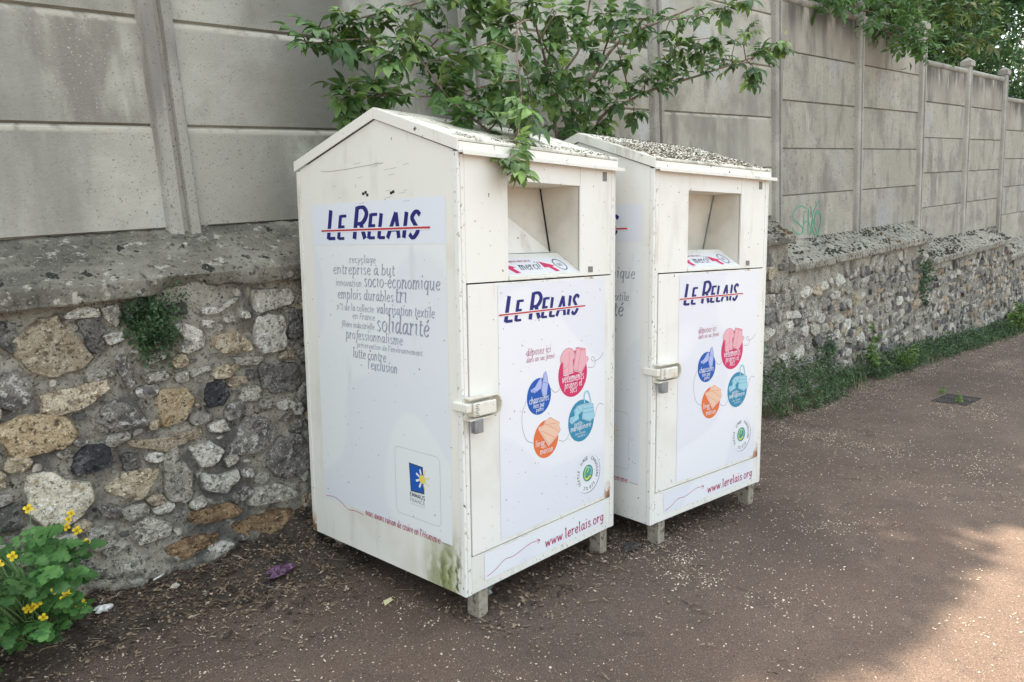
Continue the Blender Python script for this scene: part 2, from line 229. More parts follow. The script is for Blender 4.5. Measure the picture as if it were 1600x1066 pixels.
STONES=[["tan",[[-1.195,1.351],[-1.11,1.405],[-1.068,1.408],[-1.005,1.32],[-0.949,1.221],[-0.971,1.195],[-1.105,1.161],[-1.189,1.207],[-1.228,1.319]]],["pale",[[-1.043,1.404],[-0.96,1.441],[-0.893,1.422],[-0.898,1.388],[-1.011,1.395]]],["grey",[[-0.884,1.421],[-0.818,1.432],[-0.807,1.38],[-0.833,1.333],[-0.872,1.379]]],["dark",[[-0.979,1.375],[-0.89,1.377],[-0.875,1.299],[-0.922,1.226],[-0.954,1.252]]],["lichen",[[-1.293,1.199],[-1.239,1.198],[-1.191,1.14],[-1.219,1.068],[-1.285,1.055],[-1.313,1.071]]],["tan",[[-1.159,1.084],[-0.913,1.102],[-0.91,1.06],[-1.009,1.0],[-1.14,0.991],[-1.166,1.037]]],["lichen",[[-0.961,0.958],[-0.881,1.002],[-0.803,0.952],[-0.768,0.858],[-0.918,0.88],[-0.975,0.925]]],["ochre",[[-0.698,1.003],[-0.577,0.988],[-0.549,0.926],[-0.585,0.857],[-0.692,0.828],[-0.706,0.908]]],["black",[[-0.465,0.986],[-0.393,0.988],[-0.37,0.909],[-0.409,0.872],[-0.475,0.876],[-0.49,0.924]]],["pale",[[-0.481,0.786],[-0.408,0.791],[-0.392,0.74],[-0.438,0.735],[-0.486,0.753]]],["tan",[[-0.413,1.211],[-0.293,1.225],[-0.223,1.145],[-0.239,1.113],[-0.374,1.132],[-0.413,1.167]]],["pale",[[-0.176,1.413],[0.016,1.401],[0.02,1.33],[-0.167,1.303]]],["pale",[[-0.184,1.265],[-0.11,1.278],[-0.029,1.242],[-0.053,1.104],[-0.158,1.093],[-0.194,1.14]]],["pale",[[-0.586,1.294],[-0.534,1.296],[-0.457,1.246],[-0.454,1.185],[-0.532,1.16],[-0.572,1.173],[-0.543,1.233]]],["pale",[[-0.461,1.372],[-0.388,1.351],[-0.282,1.392],[-0.273,1.38],[-0.369,1.332],[-0.434,1.33]]],["pale",[[-0.448,1.305],[-0.396,1.292],[-0.406,1.26],[-0.448,1.267]]],["grey",[[-0.349,1.313],[-0.294,1.304],[-0.287,1.27],[-0.343,1.278]]],["dark",[[-0.603,1.392],[-0.519,1.402],[-0.517,1.348],[-0.579,1.341]]],["grey",[[-0.754,1.09],[-0.644,1.095],[-0.645,1.052],[-0.731,1.048]]],["pale",[[-0.545,1.07],[-0.447,1.078],[-0.445,1.055],[-0.538,1.041]]],["dark",[[-0.19,1.034],[0.004,0.997],[0.015,0.885],[-0.114,0.864],[-0.192,0.929]]],["pale",[[-0.05,0.776],[0.003,0.789],[0.023,0.735],[-0.031,0.723]]],["pale",[[-0.892,1.302],[-0.813,1.309],[-0.814,1.268],[-0.872,1.257]]],["lichen",[[-0.853,1.193],[-0.815,1.196],[-0.796,1.067],[-0.827,1.053],[-0.853,1.131]]],["grey",[[-0.322,1.094],[-0.173,1.072],[-0.213,1.039],[-0.316,1.058]]],["dark",[[-1.259,1.418],[-1.215,1.402],[-1.204,1.315],[-1.241,1.284],[-1.273,1.327]]],["dark",[[0.003,1.296],[0.064,1.276],[0.054,1.145],[-0.016,1.145]]],["ochre",[[-1.329,0.974],[-1.241,1.008],[-1.102,0.98],[-1.065,0.894],[-1.102,0.846],[-1.294,0.847],[-1.32,0.916]]],["tan",[[-0.868,0.807],[-0.702,0.775],[-0.544,0.786],[-0.551,0.742],[-0.711,0.714],[-0.839,0.774]]],["black",[[-1.082,0.781],[-1.025,0.825],[-0.946,0.791],[-0.939,0.728],[-0.991,0.7],[-1.092,0.718]]],["cream",[[-1.259,0.74],[-1.186,0.747],[-1.136,0.69],[-1.05,0.652],[-1.041,0.576],[-1.112,0.514],[-1.205,0.498],[-1.277,0.594]]],["tan",[[-0.973,0.603],[-0.879,0.655],[-0.747,0.628],[-0.804,0.55],[-0.844,0.512],[-0.917,0.548]]],["grey",[[-0.715,0.689],[-0.651,0.723],[-0.65,0.645],[-0.608,0.594],[-0.621,0.453],[-0.688,0.454],[-0.73,0.5]]],["pale",[[-0.594,0.695],[-0.494,0.694],[-0.438,0.638],[-0.497,0.581],[-0.553,0.591]]],["pale",[[-0.546,0.549],[-0.468,0.512],[-0.387,0.522],[-0.38,0.472],[-0.453,0.426],[-0.55,0.47]]],["lichen",[[-0.401,0.615],[-0.3,0.778],[-0.181,0.735],[-0.15,0.644],[-0.256,0.588]]],["lichen",[[-0.217,0.507],[-0.153,0.616],[-0.022,0.61],[0.023,0.54],[0.003,0.384],[-0.164,0.42]]],["grey",[[-0.333,0.317],[-0.296,0.39],[-0.169,0.379],[-0.075,0.305],[-0.109,0.272]]],["rust",[[-0.633,0.323],[-0.613,0.376],[-0.461,0.366],[-0.394,0.317],[-0.418,0.29],[-0.548,0.3]]],["rust",[[-0.438,0.241],[-0.3,0.249],[-0.173,0.235],[-0.103,0.197],[-0.173,0.118],[-0.355,0.147],[-0.43,0.203]]],["rust",[[-0.772,0.24],[-0.655,0.256],[-0.526,0.223],[-0.537,0.193],[-0.706,0.154],[-0.771,0.206]]],["grey",[[-0.902,0.379],[-0.834,0.419],[-0.76,0.367],[-0.728,0.343],[-0.758,0.301],[-0.885,0.302]]],["lichen",[[-1.026,0.534],[-0.974,0.529],[-0.915,0.484],[-0.962,0.463],[-1.011,0.492]]],["grey",[[-1.082,0.443],[-0.977,0.43],[-0.979,0.343],[-1.066,0.338],[-1.09,0.384]]],["grey",[[-1.002,0.263],[-0.872,0.238],[-0.895,0.156],[-0.98,0.19]]],["tan",[[-1.373,0.808],[-1.34,0.787],[-1.348,0.733],[-1.384,0.733]]],["pale",[[-0.609,0.041],[-0.519,0.033],[-0.509,0.008],[-0.586,0.018]]],["dark",[[-1.391,0.633],[-1.306,0.65],[-1.333,0.533],[-1.405,0.546]]],["dark",[[-0.899,0.741],[-0.845,0.738],[-0.834,0.66],[-0.889,0.664]]],["grey",[[-1.121,0.247],[-1.048,0.243],[-0.983,0.166],[-1.059,0.171]]]]
BRANCH=[[0.022,[[2.119,1.25,2.148],[2.239,1.22,2.466],[2.466,1.2,2.689],[2.662,1.15,2.868],[3.023,1.05,3.015],[3.319,1.0,3.127]]],[0.018,[[2.005,1.22,2.144],[1.842,1.1,2.429],[1.739,1.05,2.646],[1.623,1.0,2.847],[1.54,0.95,3.074]]],[0.014,[[2.332,1.2,2.21],[2.646,1.1,2.437],[2.962,1.05,2.544],[3.344,1.0,2.636],[3.716,0.98,2.72],[4.154,0.95,2.832],[4.549,0.95,2.999]]],[0.011,[[1.99,1.22,2.269],[1.44,1.15,2.492],[1.109,1.1,2.587],[0.748,1.08,2.663],[0.429,1.08,2.633],[0.149,1.1,2.586]]],[0.006,[[1.623,1.0,2.847],[1.108,0.6,2.672],[0.883,0.4,2.459],[0.741,0.25,2.251],[0.582,0.1,2.059],[0.428,-0.02,1.971],[0.375,-0.06,1.907]]],[0.008,[[0.603,0.12,2.076],[0.58,0.2,2.037],[0.554,0.35,2.138],[0.512,0.45,2.241],[0.449,0.5,2.344],[0.405,0.55,2.434],[0.334,0.6,2.54]]],[0.01,[[1.54,0.95,3.074],[1.16,1.0,2.997],[0.832,1.05,2.867],[0.532,1.1,2.762],[0.239,1.12,2.673]]],[0.016,[[2.151,1.25,2.148],[2.051,1.25,2.503],[2.241,1.2,2.796],[2.301,1.15,3.077],[2.321,1.1,3.267]]],[0.009,[[2.466,1.2,2.689],[2.374,1.0,2.871],[2.523,0.9,2.927],[2.892,0.85,2.957],[3.647,0.85,3.133]]],[0.007,[[2.962,1.05,2.544],[2.978,1.0,2.692],[3.03,0.95,2.82],[3.369,0.9,2.886]]],[0.007,[[1.44,1.15,2.492],[0.951,1.1,2.386],[0.606,1.1,2.369],[0.351,1.1,2.341]]],[0.009,[[2.239,1.22,2.466],[1.692,0.9,2.578],[1.49,0.8,2.685],[1.554,0.75,2.82]]],[0.007,[[2.646,1.1,2.437],[2.46,1.0,2.612],[2.339,0.95,2.757]]]]
CLUSTER=[[0.159,1.1,2.611],[0.23,1.1,2.683],[0.289,1.1,2.593],[0.391,1.1,2.685],[0.486,1.08,2.638],[0.362,1.1,2.752],[0.601,1.08,2.797],[0.431,1.1,2.55],[0.357,1.1,2.395],[0.289,1.1,2.348],[0.396,1.1,2.312],[0.568,1.1,2.384],[0.647,1.08,2.417],[0.514,1.1,2.435],[0.389,0.6,2.461],[0.327,0.6,2.539],[0.278,0.62,2.417],[0.433,0.6,2.53],[0.785,1.05,2.822],[0.886,1.0,2.846],[0.931,1.0,2.73],[1.067,1.0,2.885],[1.121,0.95,2.787],[0.522,0.5,2.329],[0.474,0.55,2.288],[0.536,0.55,2.453],[0.575,0.5,2.395],[0.705,0.6,2.505],[0.612,0.4,2.267],[0.711,0.4,2.307],[0.798,0.4,2.35],[0.576,0.3,2.209],[0.6,0.45,2.274],[0.735,0.3,2.215],[0.572,0.25,2.146],[0.445,0.35,2.147],[0.684,0.2,2.143],[1.162,0.6,2.323],[0.819,0.3,2.121],[1.099,0.8,2.697],[1.201,0.8,2.79],[0.951,0.7,2.519],[1.044,0.6,2.571],[1.277,0.7,2.529],[1.464,0.8,2.683],[1.501,0.9,2.882],[1.554,0.8,2.831],[1.656,0.8,2.755],[1.886,0.9,2.892],[1.472,0.8,2.456],[1.678,0.9,2.392],[1.774,0.9,2.547],[1.939,0.9,2.805],[2.079,0.95,2.694],[1.998,1.0,2.501],[2.274,1.05,2.443],[2.086,1.15,2.304],[2.247,1.15,2.288],[2.288,1.0,2.559],[2.311,0.95,2.834],[2.471,0.95,2.707],[2.387,0.9,2.931],[2.552,0.9,2.828],[2.6,0.85,2.985],[2.709,1.0,2.629],[2.869,0.95,2.697],[2.806,0.9,2.832],[2.956,0.9,2.782],[2.968,0.85,2.944],[3.013,1.0,2.606],[3.159,0.9,2.866],[3.23,0.95,2.748],[3.367,0.9,2.841],[3.399,0.95,2.715],[3.578,0.95,2.799],[3.763,0.98,2.748],[3.727,0.9,2.921],[3.87,0.9,3.006],[4.052,0.95,2.715],[4.258,0.95,2.856],[4.472,0.95,2.951],[4.582,0.95,2.883],[4.104,0.95,2.893],[4.137,0.97,2.648],[3.468,0.85,3.089],[3.171,0.85,3.053],[3.74,0.85,3.191],[2.447,1.15,2.25],[2.741,1.15,2.346],[2.696,1.05,2.528],[2.129,0.9,2.921],[0.375,-0.06,1.907],[0.43,-0.05,1.938],[0.38,-0.02,1.953],[0.525,0.02,2.01],[2.898,1.03,2.581],[3.135,1.0,2.65],[2.442,1.05,2.43],[1.593,0.8,2.642],[1.131,0.9,2.853],[0.678,1.0,2.726],[0.552,1.08,2.713]]
GRAF=[[[6.312,1.519],[6.163,1.553],[6.033,1.505],[6.005,1.425],[6.136,1.362],[6.225,1.3],[6.166,1.248],[6.049,1.278],[5.977,1.337]],[[6.253,1.494],[6.226,1.251]],[[6.239,1.369],[6.375,1.389]],[[6.358,1.509],[6.347,1.235]],[[6.344,1.384],[6.391,1.332],[6.439,1.229]],[[6.403,1.542],[6.467,1.376],[6.579,1.219]],[[6.59,1.491],[6.452,1.342],[6.377,1.219]],[[6.619,1.604],[6.496,1.495],[6.437,1.357],[6.485,1.24],[6.579,1.219],[6.641,1.316],[6.655,1.416],[6.59,1.476],[6.513,1.438],[6.499,1.339]]]
ICON={"tshirt":[[0.634,1.066],[0.636,1.091],[0.655,1.113],[0.674,1.123],[0.698,1.126],[0.727,1.117],[0.742,1.084],[0.74,1.069],[0.727,1.065],[0.73,1.006],[0.659,1.001],[0.655,1.022],[0.655,1.059]],"trousers":[[0.757,1.123],[0.827,1.109],[0.827,1.068],[0.842,1.069],[0.851,1.056],[0.792,0.993],[0.77,1.004],[0.742,1.011],[0.735,1.033],[0.749,1.084]],"shoel":[[0.471,0.998],[0.493,1.012],[0.498,0.985],[0.493,0.962],[0.453,0.948],[0.427,0.955],[0.423,0.967],[0.449,0.975]],"shoer":[[0.511,1.024],[0.525,1.037],[0.534,1.015],[0.541,0.979],[0.533,0.932],[0.519,0.923],[0.502,0.931],[0.493,0.956],[0.502,0.99]],"linen":[[0.555,0.815],[0.625,0.777],[0.62,0.763],[0.632,0.74],[0.615,0.725],[0.545,0.685],[0.478,0.77],[0.48,0.781],[0.514,0.787],[0.523,0.803]],"bag":[[0.812,0.832],[0.89,0.825],[0.901,0.758],[0.864,0.741],[0.804,0.763]],"handle":[[0.82,0.837],[0.82,0.881],[0.838,0.896],[0.858,0.881],[0.874,0.831]],"belt":[[0.737,0.813],[0.761,0.831],[0.802,0.833],[0.807,0.82],[0.802,0.799],[0.772,0.788],[0.777,0.768],[0.722,0.753],[0.707,0.769],[0.712,0.786],[0.741,0.79]],"s0":[[0.392,0.92],[0.366,0.878],[0.359,0.833],[0.369,0.779],[0.394,0.736],[0.435,0.716]],"s1":[[0.561,0.952],[0.588,0.93],[0.612,0.929],[0.628,0.942]],"s2":[[0.848,1.014],[0.894,1.009],[0.91,1.033],[0.894,1.06],[0.875,1.053],[0.899,1.037],[0.947,1.047],[0.979,1.072]],"s3":[[0.62,0.693],[0.653,0.68],[0.682,0.686],[0.697,0.708]],"s4":[[0.906,0.751],[0.922,0.794],[0.949,0.815],[0.983,0.803]],"vet0":[[0.645,0.966],[0.817,0.957]],"prop0":[[0.664,0.933],[0.802,0.931]],"secs0":[[0.705,0.906],[0.76,0.906]],"chau0":[[0.409,0.903],[0.547,0.897]],"lie0":[[0.436,0.879],[0.516,0.873]],"pair":[[0.456,0.859],[0.51,0.856]],"pet":[[0.739,0.734],[0.802,0.73]],"maro":[[0.71,0.715],[0.875,0.708]],"sac":[[0.746,0.693],[0.833,0.684]],"cei":[[0.764,0.676],[0.843,0.671]],"lin":[[0.45,0.695],[0.515,0.69]],"de":[[0.496,0.679],[0.522,0.676]],"mai":[[0.481,0.654],[0.577,0.648]]}
FLOWERHEADS=[[0.68,0.36,2.345],[4.577,0.93,3.07],[0.39,0.55,2.536]]
# ------------------------------------------------------------------ ground
def road_z(x, y): return SLOPE * x
mb = MB(); n = 24
xs = [-60, -20, -6, -3, 0, 3, 6, 10, 16, 30, 70]; ys = [-60, -25, -10, -5, -2.5, -1, 0, 1, 2.0]
mb.add([(x, y, SLOPE * x) for y in ys for x in xs], [(j*len(xs)+i, j*len(xs)+i+1, (j+1)*len(xs)+i+1, (j+1)*len(xs)+i) for j in range(len(ys)-1) for i in range(len(xs)-1)])
tag(obj('road', mb, M['road']), 'brown asphalt road sloping down along the stone wall', kind='structure')
mb = MB(); mb.add([(-60,1.75,1.2-.0717*-60),(70,1.75,1.2-.0717*70),(70,70,1.2-.0717*70),(-60,70,1.2-.0717*-60)], [(0,1,2,3)])
tag(obj('garden_ground', mb, M['soil']), 'raised dark earth behind the wall', kind='structure')
# mound of mulch along the foot of the wall
def mound(x, y):
    e = max(0., min(1., (y - .80) / .55)); a = max(0., min(1., (1.15 - x) / .6)) * max(0., min(1, (x + 4) / 1.))
    k = .07 + .09 * math.exp(-((x + .12) / .35) ** 2)
    return e * e * (3 - 2*e) * a * k * (1 + .5 * fbm(x*6, y*6)) - .006
mb = MB(); nx, ny = 150, 26
for j in range(ny):
    for i in range(nx):
        x = -3 + 4.3 * i / (nx-1); y = .62 + .78 * j / (ny-1)
        mb.v.append((x, y, gz(x) + mound(x, y) + .007 * fbm(x*30, y*30)))
for j in range(ny-1):
    for i in range(nx-1):
        a = j*nx+i; mb.f.append((a, a+1, a+nx+1, a+nx)); mb.m.append(0)
tag(obj('soil_mound', mb, M['soil'], smooth=True), 'low dark bank of earth at the foot of the wall', kind='structure')

# ------------------------------------------------------------------ stone wall
SEG = [(-4.5,1.60,1.46),(1.60,5.42,1.215),(5.42,9.30,.915),(9.30,13.05,.60),(13.05,17.0,.30),(17.0,21.0,.0)]
FACE = 1.33; CF = 1.255
wall = thing('stone_wall', 'old grey rubble stone wall with stepped concrete coping behind the two white bins', 'wall', (0, 1.5, 0))
def W(name, mb, mat, smooth=False): return obj(name, mb, mat, wall, smooth, loc=(0, -1.5, 0))
def zcop(x):
    for a, b, z in SEG:
        if a <= x < b: return z
    return SEG[-1][2]
# ---- the near stretch: outlines first, so the mortar can be raked back round them
HERO = []; placed = []
def blob(cx, cz, rx, rz, k=6, rag=.34):
    a0 = random.random()*6; sk = random.uniform(-.3, .3)
    out = []
    for i in range(k):
        a = a0 + 2*pi*i/k + random.uniform(-.2, .2); r = 1 + random.uniform(-rag, rag)*.8
        u = math.copysign(abs(cos(a))**.75, cos(a))*rx*r; w = math.copysign(abs(sin(a))**.75, sin(a))*rz*r
        out.append((cx + u, cz + w + sk*u*.5))
    return out
for kind, P in STONES:
    hgt = {'rust': .026, 'black': .028, 'cream': .022, 'dark': .016, 'ochre': .022}.get(kind, .021)
    cx = sum(p[0] for p in P)/len(P); cz = sum(p[1] for p in P)/len(P)
    P = [(cx + (p[0]-cx)*1.13, cz + (p[1]-cz)*1.15) for p in P]
    xs = [p[0] for p in P]; zs = [p[1] for p in P]; HERO.append((P, kind, hgt, 26, 5)); placed.append((cx, cz, (max(xs)-min(xs))/2, (max(zs)-min(zs))/2))
for t in range(14000):
    if len(HERO) >= 178: break
    x = random.uniform(-1.5, .42); z = random.uniform(.02, 1.40); rx = random.uniform(.045, .10)*(1 if t < 3000 else .72 if t < 8000 else .5); rz = rx*random.uniform(.5, .85)
    if any(((x-a)/(w+rx*.84))**2 + ((z-b)/(h+rz*.84))**2 < 1.0 for a, b, w, h in placed): continue
    placed.append((x, z, rx, rz)); HERO.append((blob(x, z, rx, rz, 8, .3), random.choice(['grey']*6 + ['lichen']*3 + ['pale']*5 + ['tan']*3 + ['dark']*1), random.uniform(.016, .026), 18, 5))
def rake(x, z):
    """how far the mortar is raked back at points round the near stones"""
    x = np.asarray(x); z = np.asarray(z); out = np.zeros_like(x)
    for a, b, w, h in placed:
        m = (np.abs(x-a) < w*1.5 + .02) & (np.abs(z-b) < h*1.5 + .02)
        if not m.any(): continue
        r = np.sqrt(((x[m]-a)/(w+.006))**2 + ((z[m]-b)/(h+.006))**2); e = np.exp(-((r-1.02)/.11)**2)
        lowside = .55 + .45*np.clip((b - z[m])/max(h, .01), -1, 1)
        out[m] = np.maximum(out[m], e*lowside*.026)
    return out
for (a, b, zb) in SEG:
    near = a < 1 ; zl = gz(b) - .25; dz = .015 if near else .04
    X_ = (list(np.arange(a, -1.75, .06)) + list(np.arange(-1.75, .5, .0145)) + list(np.arange(.5, b, .06)) + [b]) if near else list(np.linspace(a, b, int((b-a)/.045)))
    nx = len(X_) - 1; nz = int((zb + .05 - zl) / dz)
    mb = MB(); ZZ, XX = np.meshgrid([zl + (zb + .05 - zl)*j/nz for j in range(nz+1)], X_, indexing='ij'); RK = rake(XX, ZZ) if near else np.zeros_like(XX)
    for j in range(nz + 1):
        for i in range(nx + 1):
            x = X_[i]; z = zl + (zb + .05 - zl) * j / nz
            k_ = 1 if near else .55
            d = (.0 if near else -.009) + k_*(.010 * fbm(x*4, z*4, 3) + .011 * fbm(x*13, z*16, 8) + .006 * fbm(x*36, z*42, 5))
            foot = max(0, .22 - (z - gz(x))) * .25
            mb.v.append((x, FACE - d - foot + float(RK[j, i]), z))
    for j in range(nz):
        for i in range(nx):
            k = j*(nx+1)+i; mb.f.append((k, k+1, k+nx+2, k+nx+1)); mb.m.append(0)
    W('mortar', mb, M['mortar'], True)
    mb = MB(); mb.box(a, b, FACE+.06, 1.72, gz(b)-.5, zb+.10); W('wall_core', mb, M['mortar'])
    # coping slab: sloping top, small front face, underside
    prof = [(FACE+.03, zb-.004), (CF+.006, zb-.004), (CF, zb+.004), (CF-.002, zb+.070), (CF+.006, zb+.078)]
    for t in range(1, 11): prof.append((CF+.006 + (1.60-CF-.006)*t/10, zb+.078 + .214*t/10))
    prof += [(1.66, zb+.292)]
    near = a < 2; nx = int((b-a+.02)/(.03 if near else .05)); mb = MB(); m_ = len(prof)
    for i in range(nx+1):
        x = a - .004 + (b - a - .004) * i / nx
        chip = math.exp(-((x + .50) / .13) ** 4) * (.8 + .5*fbm(x*12, 1, 1)) + math.exp(-((x + .30) / .05) ** 2) * .4 if near else 0
        chip = min(1, chip) if x < 1 else 0
        for j, (py, pz) in enumerate(prof):
            f = 1 if 0 < j < m_-1 else 0
            dn = f * (.005 * fbm(x*3, pz*5, py*5) + (.005 if near else .003) * fbm(x*(22 if near else 4), py*(22 if near else 8), pz*(22 if near else 8)))
            ey = 0; ez = 0
            if j in (1, 2, 3, 4): ey = (.06 if j < 3 else .02) * chip; ez = (.058 if j < 3 else .006) * chip
            edge = (.010 if near else .005) * max(0, fbm(x*(9 if near else 4), j*.4, 4.)) if j in (1, 2, 3) else 0
            mb.v.append((x, py - dn + ey + edge, pz + dn + ez))
    for i in range(nx):
        for j in range(m_-1):
            k = i*m_+j; mb.f.append((k, k+1, k+m_+1, k+m_)); mb.m.append(0)
    mb.f.append(tuple(range(m_-1, -1, -1))); mb.m.append(0); mb.f.append(tuple(nx*m_+j for j in range(m_))); mb.m.append(0)
    cs = W('coping_slab', mb, M['coping'] if near else M['coping2'], True)
    cs.data.set_sharp_from_angle(angle=radians(34))

def stone_mesh(P, h, n, rings, seed, base=None):
    """P: outline in (x,z) around its centre; bulges towards -y by h"""
    P = [Vector(p) for p in P]; k = len(P); cx = sum(p.x for p in P)/k; cz = sum(p.y for p in P)/k
    per = [(P[(i+1) % k] - P[i]).length for i in range(k)]; T = sum(per); ring = []
    for i in range(n):
        d = T * i / n; j = 0
        while d > per[j] and j < k-1: d -= per[j]; j += 1
        p = P[j].lerp(P[(j+1) % k], d / max(per[j], 1e-6)); ring.append(p)
    for _ in range(1 if rings > 3 else 0): ring = [(ring[i-1] + ring[i]*3 + ring[(i+1) % n]) / 5 for i in range(n)]
    R = max(.02, math.sqrt(T*T/(4*pi*pi))); C2 = Vector((cx, cz))
    ring = [C2 + (p - C2)*(1 + .10*noise.noise(Vector((i*.9, seed, 2.))) + .07*noise.noise(Vector((i*2.3, seed, 9.)))) for i, p in enumerate(ring)]
    mb = MB(); V = []
    prof = [(1.05, -.022), (1.0, h*.25), (.95, h*.85), (.70, h*1.0), (.36, h*1.05)][:rings] if rings > 3 else [(1.05, -.016), (.975, h*.75), (.62, h)][:rings]
    tx, tz = (random.uniform(-.22, .22), random.uniform(-.22, .22)) if rings <= 3 else (random.uniform(-.06, .06), random.uniform(-.06, .06))
    for (s, dep) in prof:
        for i, p in enumerate(ring):
            q = Vector((cx, cz)) + (p - Vector((cx, cz))) * s
            nn = noise.noise(Vector((q.x*9/ max(R*6,.3) + seed, q.y*9/max(R*6,.3), seed*1.7)))
            n2 = noise.noise(Vector((q.x*55 + seed, q.y*55, seed)))
            jx = .05 * R * noise.noise(Vector((i*1.3, seed, s)))
            V.append((q.x + jx, -(dep + (0 if s > 1.0 else h*.6*nn + .0075*n2 + (q.x-cx)*tx + (q.y-cz)*tz)), q.y + jx*.6))
    r = len(prof)
    F = [(a*n+i, a*n+(i+1) % n, (a+1)*n+(i+1) % n, (a+1)*n+i) for a in range(r-1) for i in range(n)]
    V.append((cx, -(h*1.1 + h*.4*noise.noise(Vector((seed*3.1, 0, 0)))), cz)); c = len(V)-1
    F += [((r-1)*n+i, (r-1)*n+(i+1) % n, c) for i in range(n)]
    return V, F
nst = 0
def add_stone(P, kind, h, n, rings):
    global nst
    cx = sum(p[0] for p in P)/len(P); cz = sum(p[1] for p in P)/len(P)
    V, F = stone_mesh([(p[0]-cx, p[1]-cz) for p in P], h, n, rings, nst*1.37+1)
    mb = MB(); mb.add(V, F); o = obj('stone', mb, M['st_'+kind], wall, False, loc=(cx, FACE - 1.5, cz)); nst += 1
    return o
for P, kind, hgt, n_, rg in HERO: add_stone(P, kind, hgt, n_, rg)
cand = []
for lo, hi, hero in ((4.45, 17.0, 1), (.40, 4.45, 0), (-4.4, -1.5, 0)):
    z = gz(hi) - .1
    while z < 1.6:
        hrow = random.uniform(.10, .185); x = lo + random.uniform(0, .1)
        while x < hi:
            wd = random.uniform(.11, .30) * (1.0 if random.random() < .75 else .55)
            zz = z + hrow*.5 + .05*sin(x*2.3+z*7) + random.uniform(-.015, .015)
            hh = hrow * random.uniform(.75, 1.08)
            if zz - hh/2 > gz(x) - .06 and zz + hh/2 < zcop(x) - .01 and random.random() < .97:
                cand.append((x + wd/2, zz, wd*.5 - .002, hh*.5 + .002, hero))
            x += wd
        z += hrow
kinds = ['grey']*40 + ['pale']*30 + ['tan']*8 + ['lichen']*18 + ['dark']*14 + ['cream']*3
vis = [c for c in cand if c[4] and c[0] < 10.5]
vis.sort(key=lambda c: -(c[2]*c[3]) / ((c[0]+1.75)**2 + 13) ** 1.4)
lead = set(id(c) for c in vis[:296 - nst])
inf = MB(); s_ = 1000
for c in cand:
    P = blob(*c[:4])
    if id(c) in lead: add_stone(P, random.choice(kinds), random.uniform(.012, .026), 12, 3)
    else:
        V, F = stone_mesh([(p[0]-c[0], p[1]-c[1]) for p in P], random.uniform(.012, .026), 9, 3, s_); s_ += 1.37
        inf.add([(v[0]+c[0], v[1]+FACE, v[2]+c[1]) for v in V], F)
# small pinning stones between the big ones
for t in range(900):
    x = random.uniform(-1.5, .42); z = random.uniform(.05, 1.42); rx = random.uniform(.010, .032); rz = rx*random.uniform(.5, 1)
    if any(((x-a)/(w+rx*1.1))**2 + ((z-b)/(h+rz*1.1))**2 < 1.0 for a, b, w, h in placed): continue
    placed.append((x, z, rx+.035, rz+.03))
    P = blob(x, z, rx, rz, 7, .35); V, F = stone_mesh([(p[0]-x, p[1]-z) for p in P], .010, 9, 3, s_); s_ += 1.37
    inf.add([(v[0]+x, v[1]+FACE, v[2]+z) for v in V], F)
tag(W('stone_infill', inf, M['infill']), kind='stuff')
# dry moss cushions on the far copings
ms = MB()
for t in range(2600):
    x = random.uniform(4.3, 14); u = random.random(); zb = zcop(x)
    if fbm(x*1.6, u*1.5, 2.) < -.05 or (x % 3.8 > 3.5 and random.random() < .7): continue
    y = CF + .02 + (1.58-CF)*u; z = zb + .082 + .207*u; r = random.uniform(.006, .026) * (1.2 - .4*u)
    k = 6; hgt = r*random.uniform(.5, .9)
    V = [(x + r*cos(2*pi*i/k)*random.uniform(.7,1.3), y + r*sin(2*pi*i/k)*.8, z + r*sin(2*pi*i/k)*.55 - .004) for i in range(k)]
    V += [(x + .5*r*cos(2*pi*i/k+.4), y + .5*r*sin(2*pi*i/k+.4)*.8 - hgt*.4, z + hgt*.7 + .5*r*sin(2*pi*i/k+.4)*.5) for i in range(k)]
    V.append((x, y - hgt*.5, z + hgt)); F = [(i, (i+1) % k, k+(i+1) % k, k+i) for i in range(k)] + [(k+i, k+(i+1) % k, 2*k) for i in range(k)]
    ms.add(V, F)
tag(W('moss_cushions', ms, M['mossclump'], True), kind='stuff')

# ------------------------------------------------------------------ concrete panel fence standing on the wall
fence = thing('concrete_panel_fence', 'tall grey precast concrete panel fence standing on top of the stone wall', 'fence', (0, 1.6, 0))
POST = [-4.30,-2.35,-.385,1.60,3.60,5.63,7.60,9.62,11.54,13.43,15.35,17.30,19.2,21.1]
GRP = [(-4.30,1.60,1.752,5,.5,0),(1.60,5.63,1.482,5,.494,0),(5.63,9.62,1.190,5,.488,1),(9.62,13.43,.87,5,.486,1),(13.43,17.30,.56,5,.486,1),(17.30,21.1,.25,5,.486,1)]
def panel_mesh(L, H):
    mb = MB(); c = .010; x0, x1, z0, z1 = -L/2, L/2, .003, H-.003
    V = [(x0,.0,z0),(x1,.0,z0),(x1,.0,z1),(x0,.0,z1),(x0,-.018,z0+.004),(x1,-.018,z0+.004),(x1,-.018,z1-.016),(x0,-.018,z1-.016),(x0,.04,z0-.03),(x1,.04,z0-.03),(x1,.04,z1),(x0,.04,z1)]
    F = [(4,5,6,7),(0,1,5,4),(2,3,7,6),(1,2,6,5),(3,0,4,7),(0,3,11,8),(1,9,10,2),(3,2,10,11),(0,8,9,1),(8,11,10,9)]
    mb.add(V, F); mb.box(x0+.02, x1-.02, .012, .03, z0-.05, z0+.02); return mb
cache = {}; graf_parent = None
